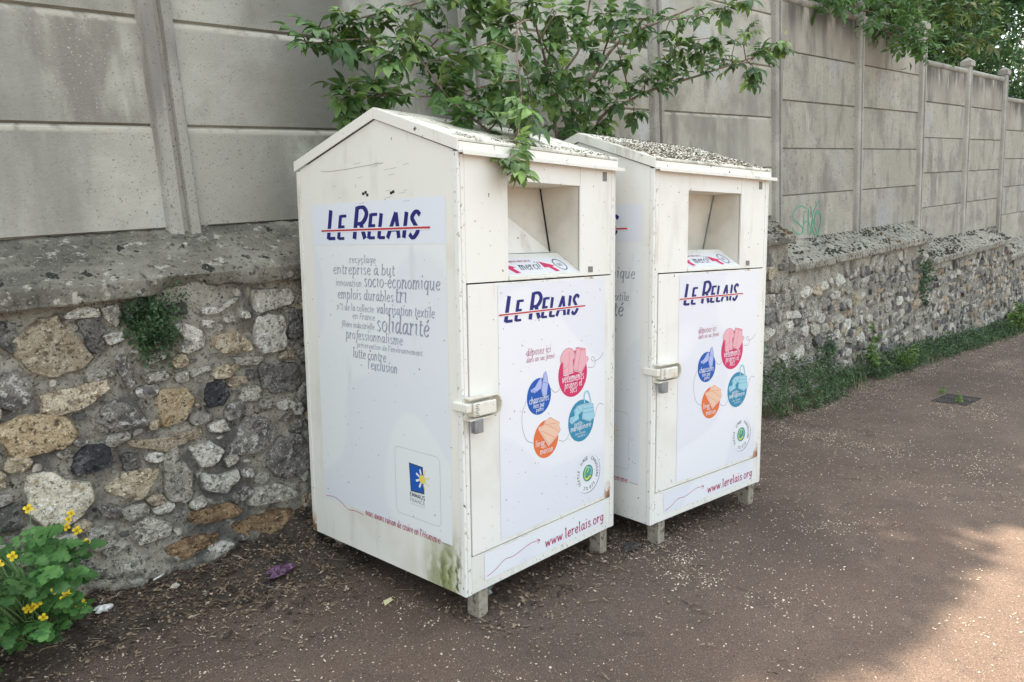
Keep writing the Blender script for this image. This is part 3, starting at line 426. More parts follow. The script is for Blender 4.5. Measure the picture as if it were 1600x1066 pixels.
for (a, b, zb, npan, hp, far) in GRP:
    ps = [p for p in POST if a - .01 <= p <= b + .01]
    for p0, p1 in zip(ps[:-1], ps[1:]):
        for k in range(npan):
            mk = ('panel_shade_stain' if abs(p0 + .385) < .01 else 'panel') if not far else ('panel_top' if k == npan-1 else 'panel_far')
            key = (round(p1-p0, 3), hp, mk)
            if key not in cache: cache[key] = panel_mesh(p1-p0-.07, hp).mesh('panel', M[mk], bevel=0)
            o = link('panel', cache[key], fence, ((p0+p1)/2, random.uniform(-.003, .003) + .002, zb + k*hp))
            if abs(p0 - 5.63) < .01 and k == 0: graf_parent = o
    top = zb + npan*hp
    mb = MB(); mb.tube([(a+.05, 0, 0), (b-.05, 0, 0)], .042, 10); o = obj('top_rail', mb, M['post'], fence, True, loc=(0, .004, top + .026))
prof = [(-.088,.05),(-.088,-.010),(-.074,-.048),(-.066,-.058),(-.016,-.064),(-.008,-.036),(.014,-.036),(.022,-.064),(.066,-.058),(.076,-.046),(.088,-.010),(.088,.05)]
def gtop(p):
    return max(zb + n_*h for a, b, zb, n_, h, f in GRP if a - .01 <= p <= b + .01)
for p in POST:
    base = min(zb for a, b, zb, n_, h, f in GRP if a - .01 <= p <= b + .01)
    zt = gtop(p) + .10
    mb = MB(); mb.prism(prof, base - .035, zt, lambda u, v, a: (u, v, a))
    po = obj('post', mb, M['post'], fence, loc=(p, 0, 0))
    mb = MB(); s = .102; 
    mb.box(-s, s, -.078, .07, zt + .002, zt + .075)
    mb.add([(-s,-.078,zt+.0755),(s,-.078,zt+.0755),(s,.07,zt+.0755),(-s,.07,zt+.0755),(0,-.004,zt+.135)], [(0,1,4),(1,2,4),(2,3,4),(3,0,4)])
    obj('post_cap', mb, M['post'], po)
# sprayed tag on one panel
mb = MB()
ox, oz = graf_parent.location.x, graf_parent.location.z
for gi, S in enumerate(GRAF):
    pts = [Vector((p[0]-ox, 0, p[1]-oz)) for p in S]; sm = []
    for i in range(len(pts)-1):
        p0, p1, p2, p3 = pts[max(i-1,0)], pts[i], pts[i+1], pts[min(i+2, len(pts)-1)]
        for t in range(5):
            t /= 5; sm.append(.5*((2*p1) + (p2-p0)*t + (2*p0-5*p1+4*p2-p3)*t*t + (3*p1-p0-3*p2+p3)*t**3))
    sm.append(pts[-1]); L = []; R = []
    for i, p in enumerate(sm):
        d = (sm[min(i+1, len(sm)-1)] - sm[max(i-1, 0)]).normalized(); q = Vector((-d.z, 0, d.x)) * .0075
        L.append(p+q); R.append(p-q)
    V = [(p.x, -.0205 - .0003*gi, p.z) for p in L] + [(p.x, -.0205 - .0003*gi, p.z) for p in R]; k = len(sm)
    mb.add(V, [(i, k+i, k+i+1, i+1) for i in range(k-1)])
obj('graffiti', mb, M['graf'], graf_parent)
# ------------------------------------------------------------------ lettering (pen strokes laid on a plane)
LC = { # lower case: advance, strokes; x-height 1
'a':(.86,['.62,.82 .4,1 .14,.72 .1,.3 .27,.02 .5,.25 .64,.7','.67,1 .64,.2 .78,.02 .9,.14']),
'b':(.80,['.13,1.62 .13,.05','.13,.6 .38,1 .66,.75 .64,.25 .36,0 .13,.15']),
'c':(.70,['.62,.82 .4,1 .13,.72 .11,.3 .36,0 .66,.2']),
'd':(.88,['.62,.82 .4,1 .14,.72 .1,.3 .27,.02 .5,.25 .64,.7','.68,1.62 .65,.2 .8,.02 .92,.14']),
'e':(.72,['.12,.5 .5,.55 .63,.82 .4,1 .13,.7 .11,.3 .36,0 .66,.2']),
'f':(.56,['.78,1.5 .58,1.62 .42,1.3 .33,.0 .2,-.45 .0,-.5','.12,.95 .66,.95']),
'g':(.80,['.62,.85 .4,1 .13,.75 .11,.4 .32,.12 .55,.3 .64,.7','.68,1 .64,.0 .45,-.48 .1,-.42']),
'h':(.86,['.13,1.62 .13,0','.13,.55 .42,1 .66,.8 .63,.2 .8,.02']),
'i':(.40,['.03,.88 .18,1 .17,.2 .34,.02','.17,1.40 .215,1.62']),
'j':(.4,['.18,1 .17,-.3 -.05,-.5','.17,1.40 .215,1.62']),
'l':(.40,['.03,1.5 .18,1.62 .17,.2 .34,.02']),
'm':(1.28,['.03,.9 .15,1 .13,0','.13,.55 .4,1 .6,.8 .58,0','.58,.55 .85,1 1.06,.8 1.03,.2 1.2,.02']),
'n':(.88,['.03,.9 .15,1 .13,0','.13,.55 .42,1 .66,.8 .63,.2 .8,.02']),
'o':(.78,['.4,1 .14,.78 .11,.3 .38,0 .66,.25 .68,.72 .4,1']),
'p':(.80,['.03,.9 .15,1 .13,-.55','.13,.6 .4,1 .67,.75 .64,.25 .36,0 .13,.15','.0,-.55 .28,-.55']),
'q':(.82,['.62,.82 .4,1 .13,.72 .11,.3 .33,.02 .55,.25 .64,.7','.68,1 .66,-.55','.5,-.55 .82,-.55']),
'r':(.60,['.03,.9 .15,1 .13,0','.13,.55 .35,.95 .56,.95']),
's':(.62,['.54,.84 .32,1 .12,.8 .3,.54 .52,.3 .36,.02 .06,.14']),
't':(.52,['.24,1.32 .2,.25 .34,.0 .5,.14','.04,.97 .5,.97']),
'u':(.88,['.03,.9 .14,1 .13,.3 .32,0 .56,.2 .66,.5','.67,1 .65,.2 .82,.02']),
'v':(.72,['.05,1 .3,.02','.3,.02 .64,.95 .6,1']),
'w':(1.06,['.05,1 .27,.02','.27,.02 .52,.9','.52,.9 .72,.02','.72,.02 1.0,1']),
'x':(.70,['.06,1 .62,0','.62,1 .06,0']),
'y':(.74,['.05,1 .33,.05','.66,1 .33,.05 .16,-.45 .0,-.5']),
'z':(.66,['.08,.96 .58,.96','.58,.96 .06,.04','.06,.04 .6,.04']),
"'":(.22,['.1,1.62 .06,1.25']),'.':(.3,['.1,.02 .12,.12']),':':(.34,['.14,.02 .16,.12','.14,.8 .16,.9']),',':(.3,['.14,.1 .06,-.2']),'-':(.5,['.06,.5 .44,.5']),
'(':(.36,['.3,1.6 .1,.6 .25,-.4']),')':(.36,['.06,1.6 .26,.6 .06,-.4']),'!':(.4,['.22,1.62 .16,.45','.13,.02 .15,.12']),'1':(.6,['.1,1.2 .32,1.45 .3,0']),'\u00b0':(.46,['.2,1.6 .08,1.4 .2,1.2 .32,1.4 .2,1.6']),' ':(.36,[]),'\u00b7':(.4,['.16,.6 .24,.6']),
}
LC['\u00e9'] = (LC['e'][0], LC['e'][1] + ['.36,1.2 .58,1.5']); LC['\u00e8'] = (LC['e'][0], LC['e'][1] + ['.46,1.2 .24,1.5'])
LC['\u00e0'] = (LC['a'][0], LC['a'][1] + ['.46,1.2 .24,1.5']); LC['\u00ea'] = (LC['e'][0], LC['e'][1] + ['.18,1.2 .38,1.45','.38,1.45 .56,1.2'])
UC = { # capitals, height 1
'A':(.74,['.02,0 .36,1','.36,1 .70,0','.13,.32 .60,.32']),'C':(.66,['.60,.84 .38,1 .12,.8 .08,.5 .13,.18 .38,0 .62,.16']),'E':(.56,['.1,0 .1,1','.1,.97 .52,.97','.1,.52 .46,.52','.1,.03 .52,.03']),
'F':(.54,['.1,0 .1,1','.1,.97 .52,.97','.1,.52 .46,.52']),'G':(.72,['.62,.84 .38,1 .12,.8 .08,.5 .13,.18 .38,0 .62,.14','.62,.14 .62,.46','.62,.46 .4,.46']),'H':(.72,['.1,0 .1,1','.62,0 .62,1','.1,.52 .62,.52']),
'I':(.24,['.12,0 .12,1']),'L':(.52,['.1,1 .1,0','.1,.03 .50,.03']),'M':(.84,['.08,0 .12,1','.12,1 .42,.2','.42,.2 .72,1','.72,1 .76,0']),'N':(.72,['.1,0 .1,1','.1,1 .62,0','.62,0 .62,1']),
'O':(.76,['.38,1 .14,.82 .08,.5 .14,.18 .38,0 .62,.18 .68,.5 .62,.82 .38,1']),'R':(.64,['.1,0 .1,1','.1,.97 .40,.97 .58,.76 .42,.5 .1,.48','.34,.48 .62,0']),'S':(.60,['.54,.86 .30,1 .10,.78 .30,.53 .52,.27 .30,0 .05,.15']),
'T':(.60,['.30,0 .30,1','.03,.97 .57,.97']),'U':(.70,['.1,1 .1,.3 .34,0 .60,.3 .60,1']),'X':(.64,['.04,0 .6,1','.04,1 .6,0']),' ':(.3,[]),'\u00b7':(.36,['.14,.5 .22,.5']),
}
UC['\u00dc'] = (UC['U'][0], UC['U'][1] + ['.2,1.2 .26,1.2','.44,1.2 .5,1.2'])
def smooth(P, k=5):
    if len(P) < 3: return P
    out = []
    for i in range(len(P)-1):
        a, b, c, d = P[max(i-1,0)], P[i], P[i+1], P[min(i+2,len(P)-1)]
        for t in range(k):
            t /= k; out.append(tuple(.5*((2*b[j]) + (c[j]-a[j])*t + (2*a[j]-5*b[j]+4*c[j]-d[j])*t*t + (3*b[j]-a[j]-3*c[j]+d[j])*t**3) for j in (0,1)))
    return out + [P[-1]]
class Plane:
    def __init__(s, O, U, V): s.O = Vector(O); s.U = Vector(U).normalized(); s.V = Vector(V).normalized(); s.N = s.U.cross(s.V)
    def at(s, u, v, h=0.): return tuple(s.O + s.U*u + s.V*v + s.N*h)
def ribbon(mb, pl, P, wfn, h, m=0):
    k = len(P); L = []; R = []
    for i, p in enumerate(P):
        a = P[max(i-1,0)]; b = P[min(i+1,k-1)]; dx, dy = b[0]-a[0], b[1]-a[1]; l = math.hypot(dx, dy) or 1e-9
        w = wfn(dx/l, dy/l)/2; L.append(pl.at(p[0]-dy/l*w, p[1]+dx/l*w, h)); R.append(pl.at(p[0]+dy/l*w, p[1]-dx/l*w, h))
    mb.add(L + R, [(i, k+i, k+i+1, i+1) for i in range(k-1)], m)
def disc(mb, pl, cx, cy, r, h, m=0, n=32, ry=None):
    ry = ry or r; V = [pl.at(cx + r*cos(2*pi*i/n), cy + ry*sin(2*pi*i/n), h) for i in range(n)]; mb.add(V, [tuple(range(n))], m)
def poly(mb, pl, P, h, m=0):
    A = sum(P[i][0]*P[(i+1) % len(P)][1] - P[(i+1) % len(P)][0]*P[i][1] for i in range(len(P)))
    if A < 0: P = P[::-1]
    mb.add([pl.at(u, v, h) for u, v in P], [tuple(range(len(P)))], m)
def outline(mb, pl, P, w, h, m=0): ribbon(mb, pl, list(P) + [P[0]], lambda a, b: w, h, m)
def rect(mb, pl, u0, u1, v0, v1, h, m=0): poly(mb, pl, [(u0,v0),(u1,v0),(u1,v1),(u0,v1)], h, m)
def width(t, F, track=0.): return sum(F[c][0] + track for c in t)
_sf = {}
def serifs(S):
    key = tuple(S)
    if key not in _sf:
        out = list(S)
        for s in S:
            P = [tuple(float(q) for q in p.split(',')) for p in s.split()]
            for e, n in ((P[0], P[1]), (P[-1], P[-2])):
                if abs(e[0]-n[0]) < .06 and abs(e[1]-n[1]) > .5:
                    if e[1] < .06: out.append('%g,%g %g,%g' % (e[0]-.13, e[1]+.02, e[0]+.15, e[1]+.02))
                    elif e[1] > .95 and e is P[0]: out.append('%g,%g %g,%g' % (e[0]-.15, e[1]-.06, e[0]+.02, e[1]-.01))
        _sf[key] = out
    return _sf[key]
def text(mb, pl, t, u0, v0, xh, W=None, F=LC, slant=.11, thick=.185, thin=.07, mono=None, m=0, h=.0008, dv=0., track=.10):
    """t set from (u0,v0); xh = x-height (or cap height); W = total width; dv = rise over the width"""
    sx = (W / width(t, F, track)) if W else xh; x = 0
    global _hh
    for c in t:
        adv, S = F[c]
        if F is LC and not mono: S = serifs(S)
        for s in S:
            P = [tuple(float(q) for q in p.split(',')) for p in s.split()]
            Q = [(u0 + (x + a)*sx + b*xh*slant, v0 + b*xh + dv*(x+a)) for a, b in smooth(P)]
            if mono: wf = lambda dx, dy: mono*xh
            else: wf = lambda dx, dy: (thin + (thick-thin)*abs(dx*.42 + dy*.91)**1.5)*min(xh, sx*1.15)
            _hh = (_hh + 1) % 13
            ribbon(mb, pl, Q, wf, h + _hh*.00003, m)
        x += adv + track
_hh = 0
def logo(mb, pl, u0, u1, v0, hcap, mi=0, mw=1, mr=2):
    """navy small-cap title struck through by a red line"""
    big = [('L',1.0,1.05),('E',.80,1.02),(' ',1,.8),('R',1.05,1.1),('E',.80,1.0),('L',.80,1.02),('A',.80,1.08),('I',.80,1.15),('S',.80,1.05)]
    tot = sum(UC[c][0]*s*k + .10 for c, s, k in big); sc = (u1 - u0 - .22*hcap) / tot; x = 0
    global _hh
    for c, s, k in big:
        for st in UC[c][1]:
            P = smooth([tuple(float(q) for q in p.split(',')) for p in st.split()])
            Q = [(u0 + (x + a*s*k)*sc + b*s*hcap*.22, v0 + b*s*hcap) for a, b in P]; _hh = (_hh+1) % 13
            th = .19*hcap*(1.1 if s >= 1 else .95)
            ribbon(mb, pl, Q, lambda dx, dy: th*(.55 + .45*abs(dy)), .0008 + _hh*.00003, mi)
        x += UC[c][0]*s*k + .10
    L = u1 - u0; vr = v0 + .30*hcap
    rect(mb, pl, u0 - .03*L, u1 + .03*L, vr - .062*hcap, vr + .062*hcap, .0014, mw)
    rect(mb, pl, u0 - .055*L, u1 + .045*L, vr - .030*hcap, vr + .030*hcap, .0018, mr)

# ------------------------------------------------------------------ clothing bank
BW, BD = 1.086, 1.165; APY, APZ = .518, 2.165; EZF, EZR = 1.985, 1.985
def roofz(y, o=0.): return o + (EZF + (APZ-EZF)*y/APY if y <= APY else APZ + (EZR-APZ)*(y-APY)/(BD-APY))
gable = [(0,.13),(BD,.13),(BD,EZR),(APY,APZ),(0,EZF)]
def build_bin(hatch_variant):
    root = thing('clothing_bin', 'x', 'donation bin')
    mb = MB(); X = lambda u, v, a: (a, u, v)
    inner = [(.029,.131),(1.132,.131),(1.132,roofz(1.132)-.002),(APY,APZ-.002),(.029,roofz(.029)-.002)]
    mb.prism(inner, .0035, .013, X); obj('side_panel', mb, M['paint'], root)
    mb = MB(); mb.box(0, .014, 0, .027, .13, EZF); obj('corner_post', mb, M['paint_edge'], root, bevel=.003)
    mb = MB(); mb.box(0, .014, 1.134, BD, .13, EZR); obj('corner_post', mb, M['paint_rust'], root, bevel=.003)
    mb = MB(); mb.prism(gable, BW-.013, BW, X); obj('side_panel', mb, M['paint'], root, bevel=.003)
    mb = MB(); mb.box(.015, BW-.014, BD-.012, BD-.001, .13, EZR-.004); obj('back_panel', mb, M['paint'], root)
    mb = MB(); mb.box(.016, BW-.015, .016, BD-.014, .134, .146); obj('floor_plate', mb, M['paint'], root)
    mb = MB(); mb.box(.0155, .0365, .0, .012, .13, EZF-.01); mb.box(1.0495, BW-.0145, .0, .012, .13, EZF-.01); obj('front_post', mb, M['paint_edge'], root, bevel=.002)
    mb = MB(); mb.box(.038, 1.048, .001, .012, .131, .297); base = obj('base_panel', mb, M['paint'], root, bevel=.0025)
    hx0, hx1, hz0, hz1 = .292, .795, 1.482, 1.886
    mb = MB(); mb.box(.038, hx0-.0015, .001, .013, 1.4625, 1.975); mb.box(hx1+.0015, 1.048, .001, .013, 1.4625, 1.975)
    mb.box(hx0, hx1, .002, .014, hz1, 1.974); mb.box(hx0, hx1, -.006, .013, 1.463, hz0-.004)
    for q in (.33, .52, .70): mb.box(hx0+q*(hx1-hx0)-.03, hx0+q*(hx1-hx0)+.02, -.0095, -.0062, 1.466, 1.474)
    obj('upper_panel', mb, M['paint'], root, bevel=.002)
    # door with its print
    mb = MB(); mb.box(.0425, 1.0445, -.004, .010, .3025, 1.4565); door = obj('door', mb, M['door_paint'], root, bevel=.0025)
    mb = MB(); mb.box(.02, 1.06, .0135, .016, .14, 1.97); 
    pl = Plane((0,-.0052,0), (1,0,0), (0,0,1))
    mb2 = MB(); rect(mb2, pl, .215, .992, .322, 1.447, 0); obj('front_sticker', mb2, M['st_front'], door)
    pr = MB(); mats = [M[k] for k in ('ink_navy','st_front','ink_red','c_blue','c_pink','c_teal','c_orange','ink_white','i_blue','i_pink','i_teal','i_orange','ink_line','ink_crimson','c_green','c_lgreen','c_yellow','c_ink','c_sky','st_logo')]
    K = {k: i for i, k in enumerate(('navy','film','red','blue','pink','teal','orange','white','iblue','ipink','iteal','iorange','line','crim','green','lgreen','yellow','ink','sky','glow'))}
    logo(pr, pl, .250, .800, 1.285, .112, K['navy'], K['film'], K['red'])
    text(pr, pl, 'd\u00e9posez ici', .393, 1.122, .021, .172, m=K['crim'], thick=.15, thin=.06); text(pr, pl, 'dans un sac ferm\u00e9 :', .393, 1.092, .015, .21, m=K['crim'], thick=.13, thin=.06)
    obj('front_print', pr, mats, door)
    def circle(name, c, r, key, icons, words):
        q = MB(); disc(q, pl, c[0], c[1], r, .0006, K[key], 40); lev = .0012
        for nm, ik, fill, lines in icons:
            P = ICON[nm]; cx = sum(p[0] for p in P)/len(P); cz = sum(p[1] for p in P)/len(P)
            big = [(cx+(p[0]-cx)*1.07, cz+(p[1]-cz)*1.07) for p in P]; poly(q, pl, big, lev, K['white']); poly(q, pl, P, lev+.0003, K[fill]); outline(q, pl, P, .0022, lev+.0005, K[key])
            for ln in lines: ribbon(q, pl, [(P[a][0]*(1-t)+P[b][0]*t, P[a][1]*(1-t)+P[b][1]*t) for a, b, t in ln], lambda a, b: .0018, lev+.0006, K[key])
            lev += .0008
        for t, k, xh in words:
            (u0, v0), (u1, v1) = ICON[k]; text(q, pl, t, u0, (v0+v1)/2, xh, u1-u0, m=K['white'], thick=.17, thin=.08, h=.001)
        obj(name, q, mats, door)
    circle('pink_circle', (.730,.997), .112, 'pink', [('tshirt','','ipink',[((9,10,.5),(3,6,.4)),((11,8,.5),(11,8,.1))]),('trousers','','ipink',[((0,1,.5),(7,5,.4)),((0,9,.15),(1,2,.2))])], [('v\u00eatements','vet0',.026),('propres et','prop0',.020),('secs','secs0',.022)])
    circle('blue_circle', (.479,.927), .085, 'blue', [('shoel','','iblue',[((6,3,.1),(4,2,.1))]),('shoer','','iblue',[((8,3,.1),(8,3,.8))])], [('chaussures','chau0',.020),('li\u00e9es par','lie0',.015),('paires','pair',.012)])
    circle('teal_circle', (.796,.755), .104, 'teal', [('belt','','iteal',[((1,5,.1),(3,6,.5)),((0,4,.2),(7,9,.3))]),('bag','','iteal',[((0,4,.3),(1,2,.3)),((0,4,.6),(1,2,.6))])], [('petite','pet',.016),('maroquinerie','maro',.018),('(sacs \u00e0 main,','sac',.008),('ceintures...)','cei',.008)])
    circle('orange_circle', (.527,.718), .090, 'orange', [('linen','','iorange',[((8,1,.2),(8,1,.8)),((7,5,.2),(3,5,.5)),((9,4,.4),(3,4,.5)),((0,6,.5),(2,6,.4))])], [('linge','lin',.018),('de','de',.012),('maison','mai',.018)])
    q = MB(); ribbon(q, pl, smooth([tuple(p) for p in ICON['handle']]), lambda a, b: .009, .0020, K['iteal'])
    for k in ('s0','s1','s2','s3','s4'): ribbon(q, pl, smooth([tuple(p) for p in ICON[k]], 6), lambda a, b: .0022, .0004, K['line'])
    obj('string_print', q, mats, door)
    # round textile mark
    q = MB(); cx, cz = .850, .476; disc(q, pl, cx+.004, cz-.003, .101, .0003, K['line'], 40); disc(q, pl, cx, cz, .1005, .0005, K['film'], 40); disc(q, pl, cx, cz, .056, .0007, K['glow'], 32); disc(q, pl, cx, cz, .048, .0010, K['white'], 32); disc(q, pl, cx, cz, .043, .0013, K['green'], 32)
    ribbon(q, pl, smooth([(cx-.026,cz-.022),(cx-.024,cz+.012),(cx-.008,cz+.033),(cx+.004,cz+.020),(cx-.008,cz+.004)]), lambda a, b: .008, .0016, K['lgreen'])
    ribbon(q, pl, smooth([(cx-.022,cz-.024),(cx-.004,cz-.029),(cx+.012,cz-.020),(cx+.022,cz-.022)]), lambda a, b: .009, .0017, K['yellow'])
    ribbon(q, pl, smooth([(cx+.004,cz+.033),(cx+.024,cz+.018),(cx+.028,cz-.004),(cx+.014,cz-.008)]), lambda a, b: .008, .0018, K['sky'])
    ring = 'TEXTILE \u00b7 LINGE \u00b7 CHAUSSURE \u00b7 ECO TLC \u00b7 '; a = radians(222); tot = width(ring, UC, .16)
    for ch in ring:
        w = (UC[ch][0] + .16)/tot*2*pi; am = a - w/2
        P2 = Plane(pl.at(cx + .079*cos(am), cz + .079*sin(am), 0), Vector(pl.U)*sin(am) - Vector(pl.V)*cos(am), Vector(pl.U)*cos(am) + Vector(pl.V)*sin(am))
        text(q, P2, ch, -.006, -.008, .0165, None, F=UC, slant=0, mono=.17, m=K['ink'], h=.001); a -= w
    obj('round_emblem', q, mats, door)
    # base sticker
    pb = Plane((0,-.0004,0), (1,0,0), (0,0,1)); q = MB(); rect(q, pb, .114, 1.003, .168, .288, 0, K['film']); obj('base_sticker', q, mats, base)
    q = MB(); text(q, pb, 'www.lerelais.org', .522, .188, .030, .475, slant=0, mono=.21, m=K['crim'], track=.10)
    ribbon(q, pb, smooth([(.128,.183),(.18,.196),(.24,.222),(.30,.220),(.36,.232),(.42,.243),(.482,.238)]), lambda a, b: .0028, .0006, K['crim']); ribbon(q, pb, [(.462,.250),(.484,.238)], lambda a, b: .0028, .0009, K['crim']); ribbon(q, pb, [(.466,.224),(.484,.238)], lambda a, b: .0028, .0009, K['crim'])
    obj('base_print', q, mats, base)
    # hatch
    h = MB(); yb0, yb1 = (.253, .193) if hatch_variant == 0 else (.191, .256)
    zt, zp = hz1 + .001, 1.572
    A = [(hx0,.014,hz0-.002),(hx0,.014,zt),(hx0,yb0,zt),(hx0,yb1,zp),(hx1,.014,hz0-.002),(hx1,.014,zt),(hx1,yb0,zt),(hx1,yb1,zp),(hx0,.13,zp-.012),(hx1,.13,zp-.012)]
    h.add(A, [(0,8,3,2,1)]); h.add(A, [(4,5,6,7,9)]); h.add(A, [(2,3,7,6)]); h.add([(x, y, z+.0004) for x, y, z in A], [(1,2,6,5)]); h.add(A, [(8,9,7,3)])
    hatch = obj('deposit_hatch', h, M['inner'], root)
    if hatch_variant == 0:
        h = MB(); h.prism([(hx0+.001,zt-.012),(hx1-.004,zp+.004),(hx0+.001,zp+.003)], 0, .003, lambda u, v, a: (u, .13 + (.105*max(0,(v-zp)/(zt-zp)) if True else 0) + .05*(u-hx0)/(hx1-hx0) + a, v)); obj('chute_panel', h, M['paint'], hatch)
    h = MB(); h.prism([(yb0-.010,zt-.002),(yb1-.010,zp+.002),(yb1-.002,zp+.002),(yb0-.002,zt-.002)], hx1-.003, hx1-.0012, lambda u, v, a: (a, u, v)); obj('seam_strip', h, M['darkgap'] if hatch_variant == 0 else M['padlock'], hatch)
    pp = Plane((0,.0,hz0), (1,0,0), (0,.138,.092)); h = MB()
    h.prism([(hx0+.002,0),(hx1-.002,0),(hx1-.002,.166),(hx0+.002,.166)], -.008, .0, lambda u, v, a: pp.at(u, v, a)); plate = obj('chute_plate', h, M['paint'], hatch, bevel=.0015)
    q = MB(); rect(q, pp, hx0+.006, hx1-.030, .012, .128, .0006, K['film'])
    def arrow(u):
        poly(q, pp, [(u,.098),(u+.085,.060),(u+.062,.055),(u+.083,.018),(u+.050,.014),(u+.030,.050),(u,.048)], .0014, K['pink'])
    arrow(hx0+.012); arrow(hx0+.285); text(q, pp, 'merci!', hx0+.115, .038, .036, .155, m=K['ink'], slant=.2, h=.0012, thick=.16, thin=.06); text(q, pp, 'd\u00e9posez votre sac ici', hx0+.078, .098, .012, .16, m=K['crim'], h=.0012)
    outline(q, pp, [(hx0+.415+.036*cos(i*pi/12), .068+.042*sin(i*pi/12)) for i in range(24)], .006, .0012, K['ink']); text(q, pp, 'tri', hx0+.397, .055, .018, .034, m=K['ink'], h=.0012)
    obj('chute_print', q, mats, plate)
    # little plates
    for (u, v, w, hh) in ((.975,1.918,.034,.044),(.857,1.478,.038,.028)):
        q = MB(); q.box(u, u+w, -.0005, .0006, v, v+hh); obj('small_tag', q, M['tagplate'], root)
    # lock
    lk = MB(); st = [(.0,-.047),(.150,-.047)] + [(.150+.042*cos(a)*.95, .047*sin(a)) for a in [radians(x) for x in range(-75, 90, 15)]] + [(.150,.047),(.0,.047)]
    lk.prism([(u, v+.950) for u, v in st], -.010, -.0045, lambda u, v, a: (u, a, v)); lock = obj('lock_plate', lk, M['lock'], root, bevel=.0015)
    lk = MB()
    for s in range(len(st)-1):
        (u0, v0), (u1, v1) = st[s], st[s+1]
        l = math.hypot(u1-u0, v1-v0); nx, nz = -(v1-v0)/l*.006, (u1-u0)/l*.006
        lk.prism([(u0,v0+.95),(u1,v1+.95),(u1+nx,v1+nz+.95),(u0+nx,v0+nz+.95)], -.048, -.0105, lambda u, v, a: (u, a, v))
    obj('lock_rim', lk, M['lock'], lock)
    lk = MB(); lk.box(.018, .150, -.054, -.012, .918, .976); lk.box(-.014, .013, -.046, .05, .938, .976); obj('lock_cover', lk, M['lock'], lock, bevel=.006)
    lk = MB()
    for i in range(7): lk.box(.024 + (i % 2)*.004, .046 - (i % 3)*.004, -.0550, -.0542, .924 + i*.0075, .926 + i*.0075)
    obj('lock_marks', lk, M['darkgap'], lock)
    lk = MB(); lk.box(.026, .074, -.050, -.022, .846, .908); pdl = obj('padlock', lk, M['padlock'], lock, bevel=.004)
    # end print
    pe = Plane((.0031,0,0), (0,-1,0), (0,0,1)); sp = root.children[0]
    emats = [M[k] for k in ('st_end','st_logo','ink_navy','ink_red','ink_grey','ink_crimson','ink_pale','c_blue','c_yellow','ink_white','c_ink','scratch','moss','darkgap','ink_line')]
    E = {k: i for i, k in enumerate(('film','lfilm','navy','red','grey','crim','pale','blue','yellow','white','ink','scr','moss','dark','line'))}
    q = MB(); rect(q, pe, -1.040, -.080, .340, 1.6205, .0002, E['film']); es = obj('side_sticker', q, emats, sp)
    q = MB(); rect(q, pe, -1.040, -.078, 1.6235, 1.816, .0002, E['lfilm']); logo(q, pe, -.925, -.205, 1.650, .137, E['navy'], E['lfilm'], E['red']); obj('logo_sticker', q, emats, sp)
    q = MB()
    for t, y0, y1, v, xh in (('recyclage',.749,.545,1.540,.021),('entreprise \u00e0 but',.883,.411,1.487,.031),('innovation',.866,.657,1.430,.021),('socio-\u00e9conomique',.641,.117,1.432,.037),('emplois durables',.854,.426,1.370,.030),('tri',.417,.333,1.370,.044),
        ('n\u00b01 de la collecte',.864,.572,1.316,.020),('valorisation textile',.553,.157,1.314,.028),('filière industrielle',.833,.572,1.236,.018),('solidarit\u00e9',.558,.192,1.232,.049),('professionnalisme',.800,.372,1.182,.028),('pr\u00e9servation de l\'environnement',.715,.241,1.146,.016),('lutte contre',.749,.495,1.094,.029),('l\'exclusion',.636,.415,1.050,.029)):
        text(q, pe, t, -y0, v, xh, y0-y1, m=E['grey'], thick=.19, thin=.075)
    text(q, pe, 'en ', -.741, 1.279, .019, .06, m=E['grey']); text(q, pe, 'F', -.685, 1.279, .028, .022, F=UC, slant=.16, mono=.11, m=E['grey']); text(q, pe, 'rance', -.664, 1.279, .019, .098, m=E['grey'])
    obj('word_print', q, emats, es)
    q = MB(); text(q, pe, 'nous avons raison de croire en l\'', -.696, .327, .021, .415, m=E['crim']); text(q, pe, 'H', -.279, .327, .031, .024, F=UC, slant=.16, mono=.11, m=E['crim']); text(q, pe, 'omme', -.254, .327, .021, .098, m=E['crim'])
    ribbon(q, pe, smooth([(-1.030,.349),(-.96,.357),(-.90,.345),(-.84,.320),(-.78,.326),(-.715,.322)]), lambda a, b: .0026, .0008, E['crim']); ribbon(q, pe, [(-.147,.335),(-.085,.335)], lambda a, b: .0022, .0008, E['line'])
    rr = [(-.150-.02+.02*cos(a), z) for a, z in ()]
    R = []
    for cx, cz, a0 in ((-.175,.690,0),(-.430,.690,90),(-.430,.428,180),(-.175,.428,270)):
        R += [(cx+.025*cos(radians(a0+t)), cz+.025*sin(radians(a0+t))) for t in range(0, 91, 18)]
    outline(q, pe, R, .0022, .0007, E['pale'])
    obj('tagline_print', q, emats, es)
    q = MB(); poly(q, pe, [(-.357,.655),(-.262,.651),(-.256,.528),(-.350,.523)], .0006, E['ink']); poly(q, pe, [(-.351,.650),(-.268,.646),(-.262,.533),(-.345,.529)], .0009, E['blue'])
    for a in range(0, 360, 45):
        a = radians(a+18); inside = cos(a) < .2
        ribbon(q, pe, [(-.268+.022*cos(a), .594+.022*sin(a)), (-.268+(.045 if inside else .052)*cos(a), .594+(.045 if inside else .052)*sin(a))], lambda x, y: .010 if inside else .004, .0012, E['white'] if inside else E['yellow'])
    disc(q, pe, -.268, .594, .020, .0014, E['yellow'], 20)
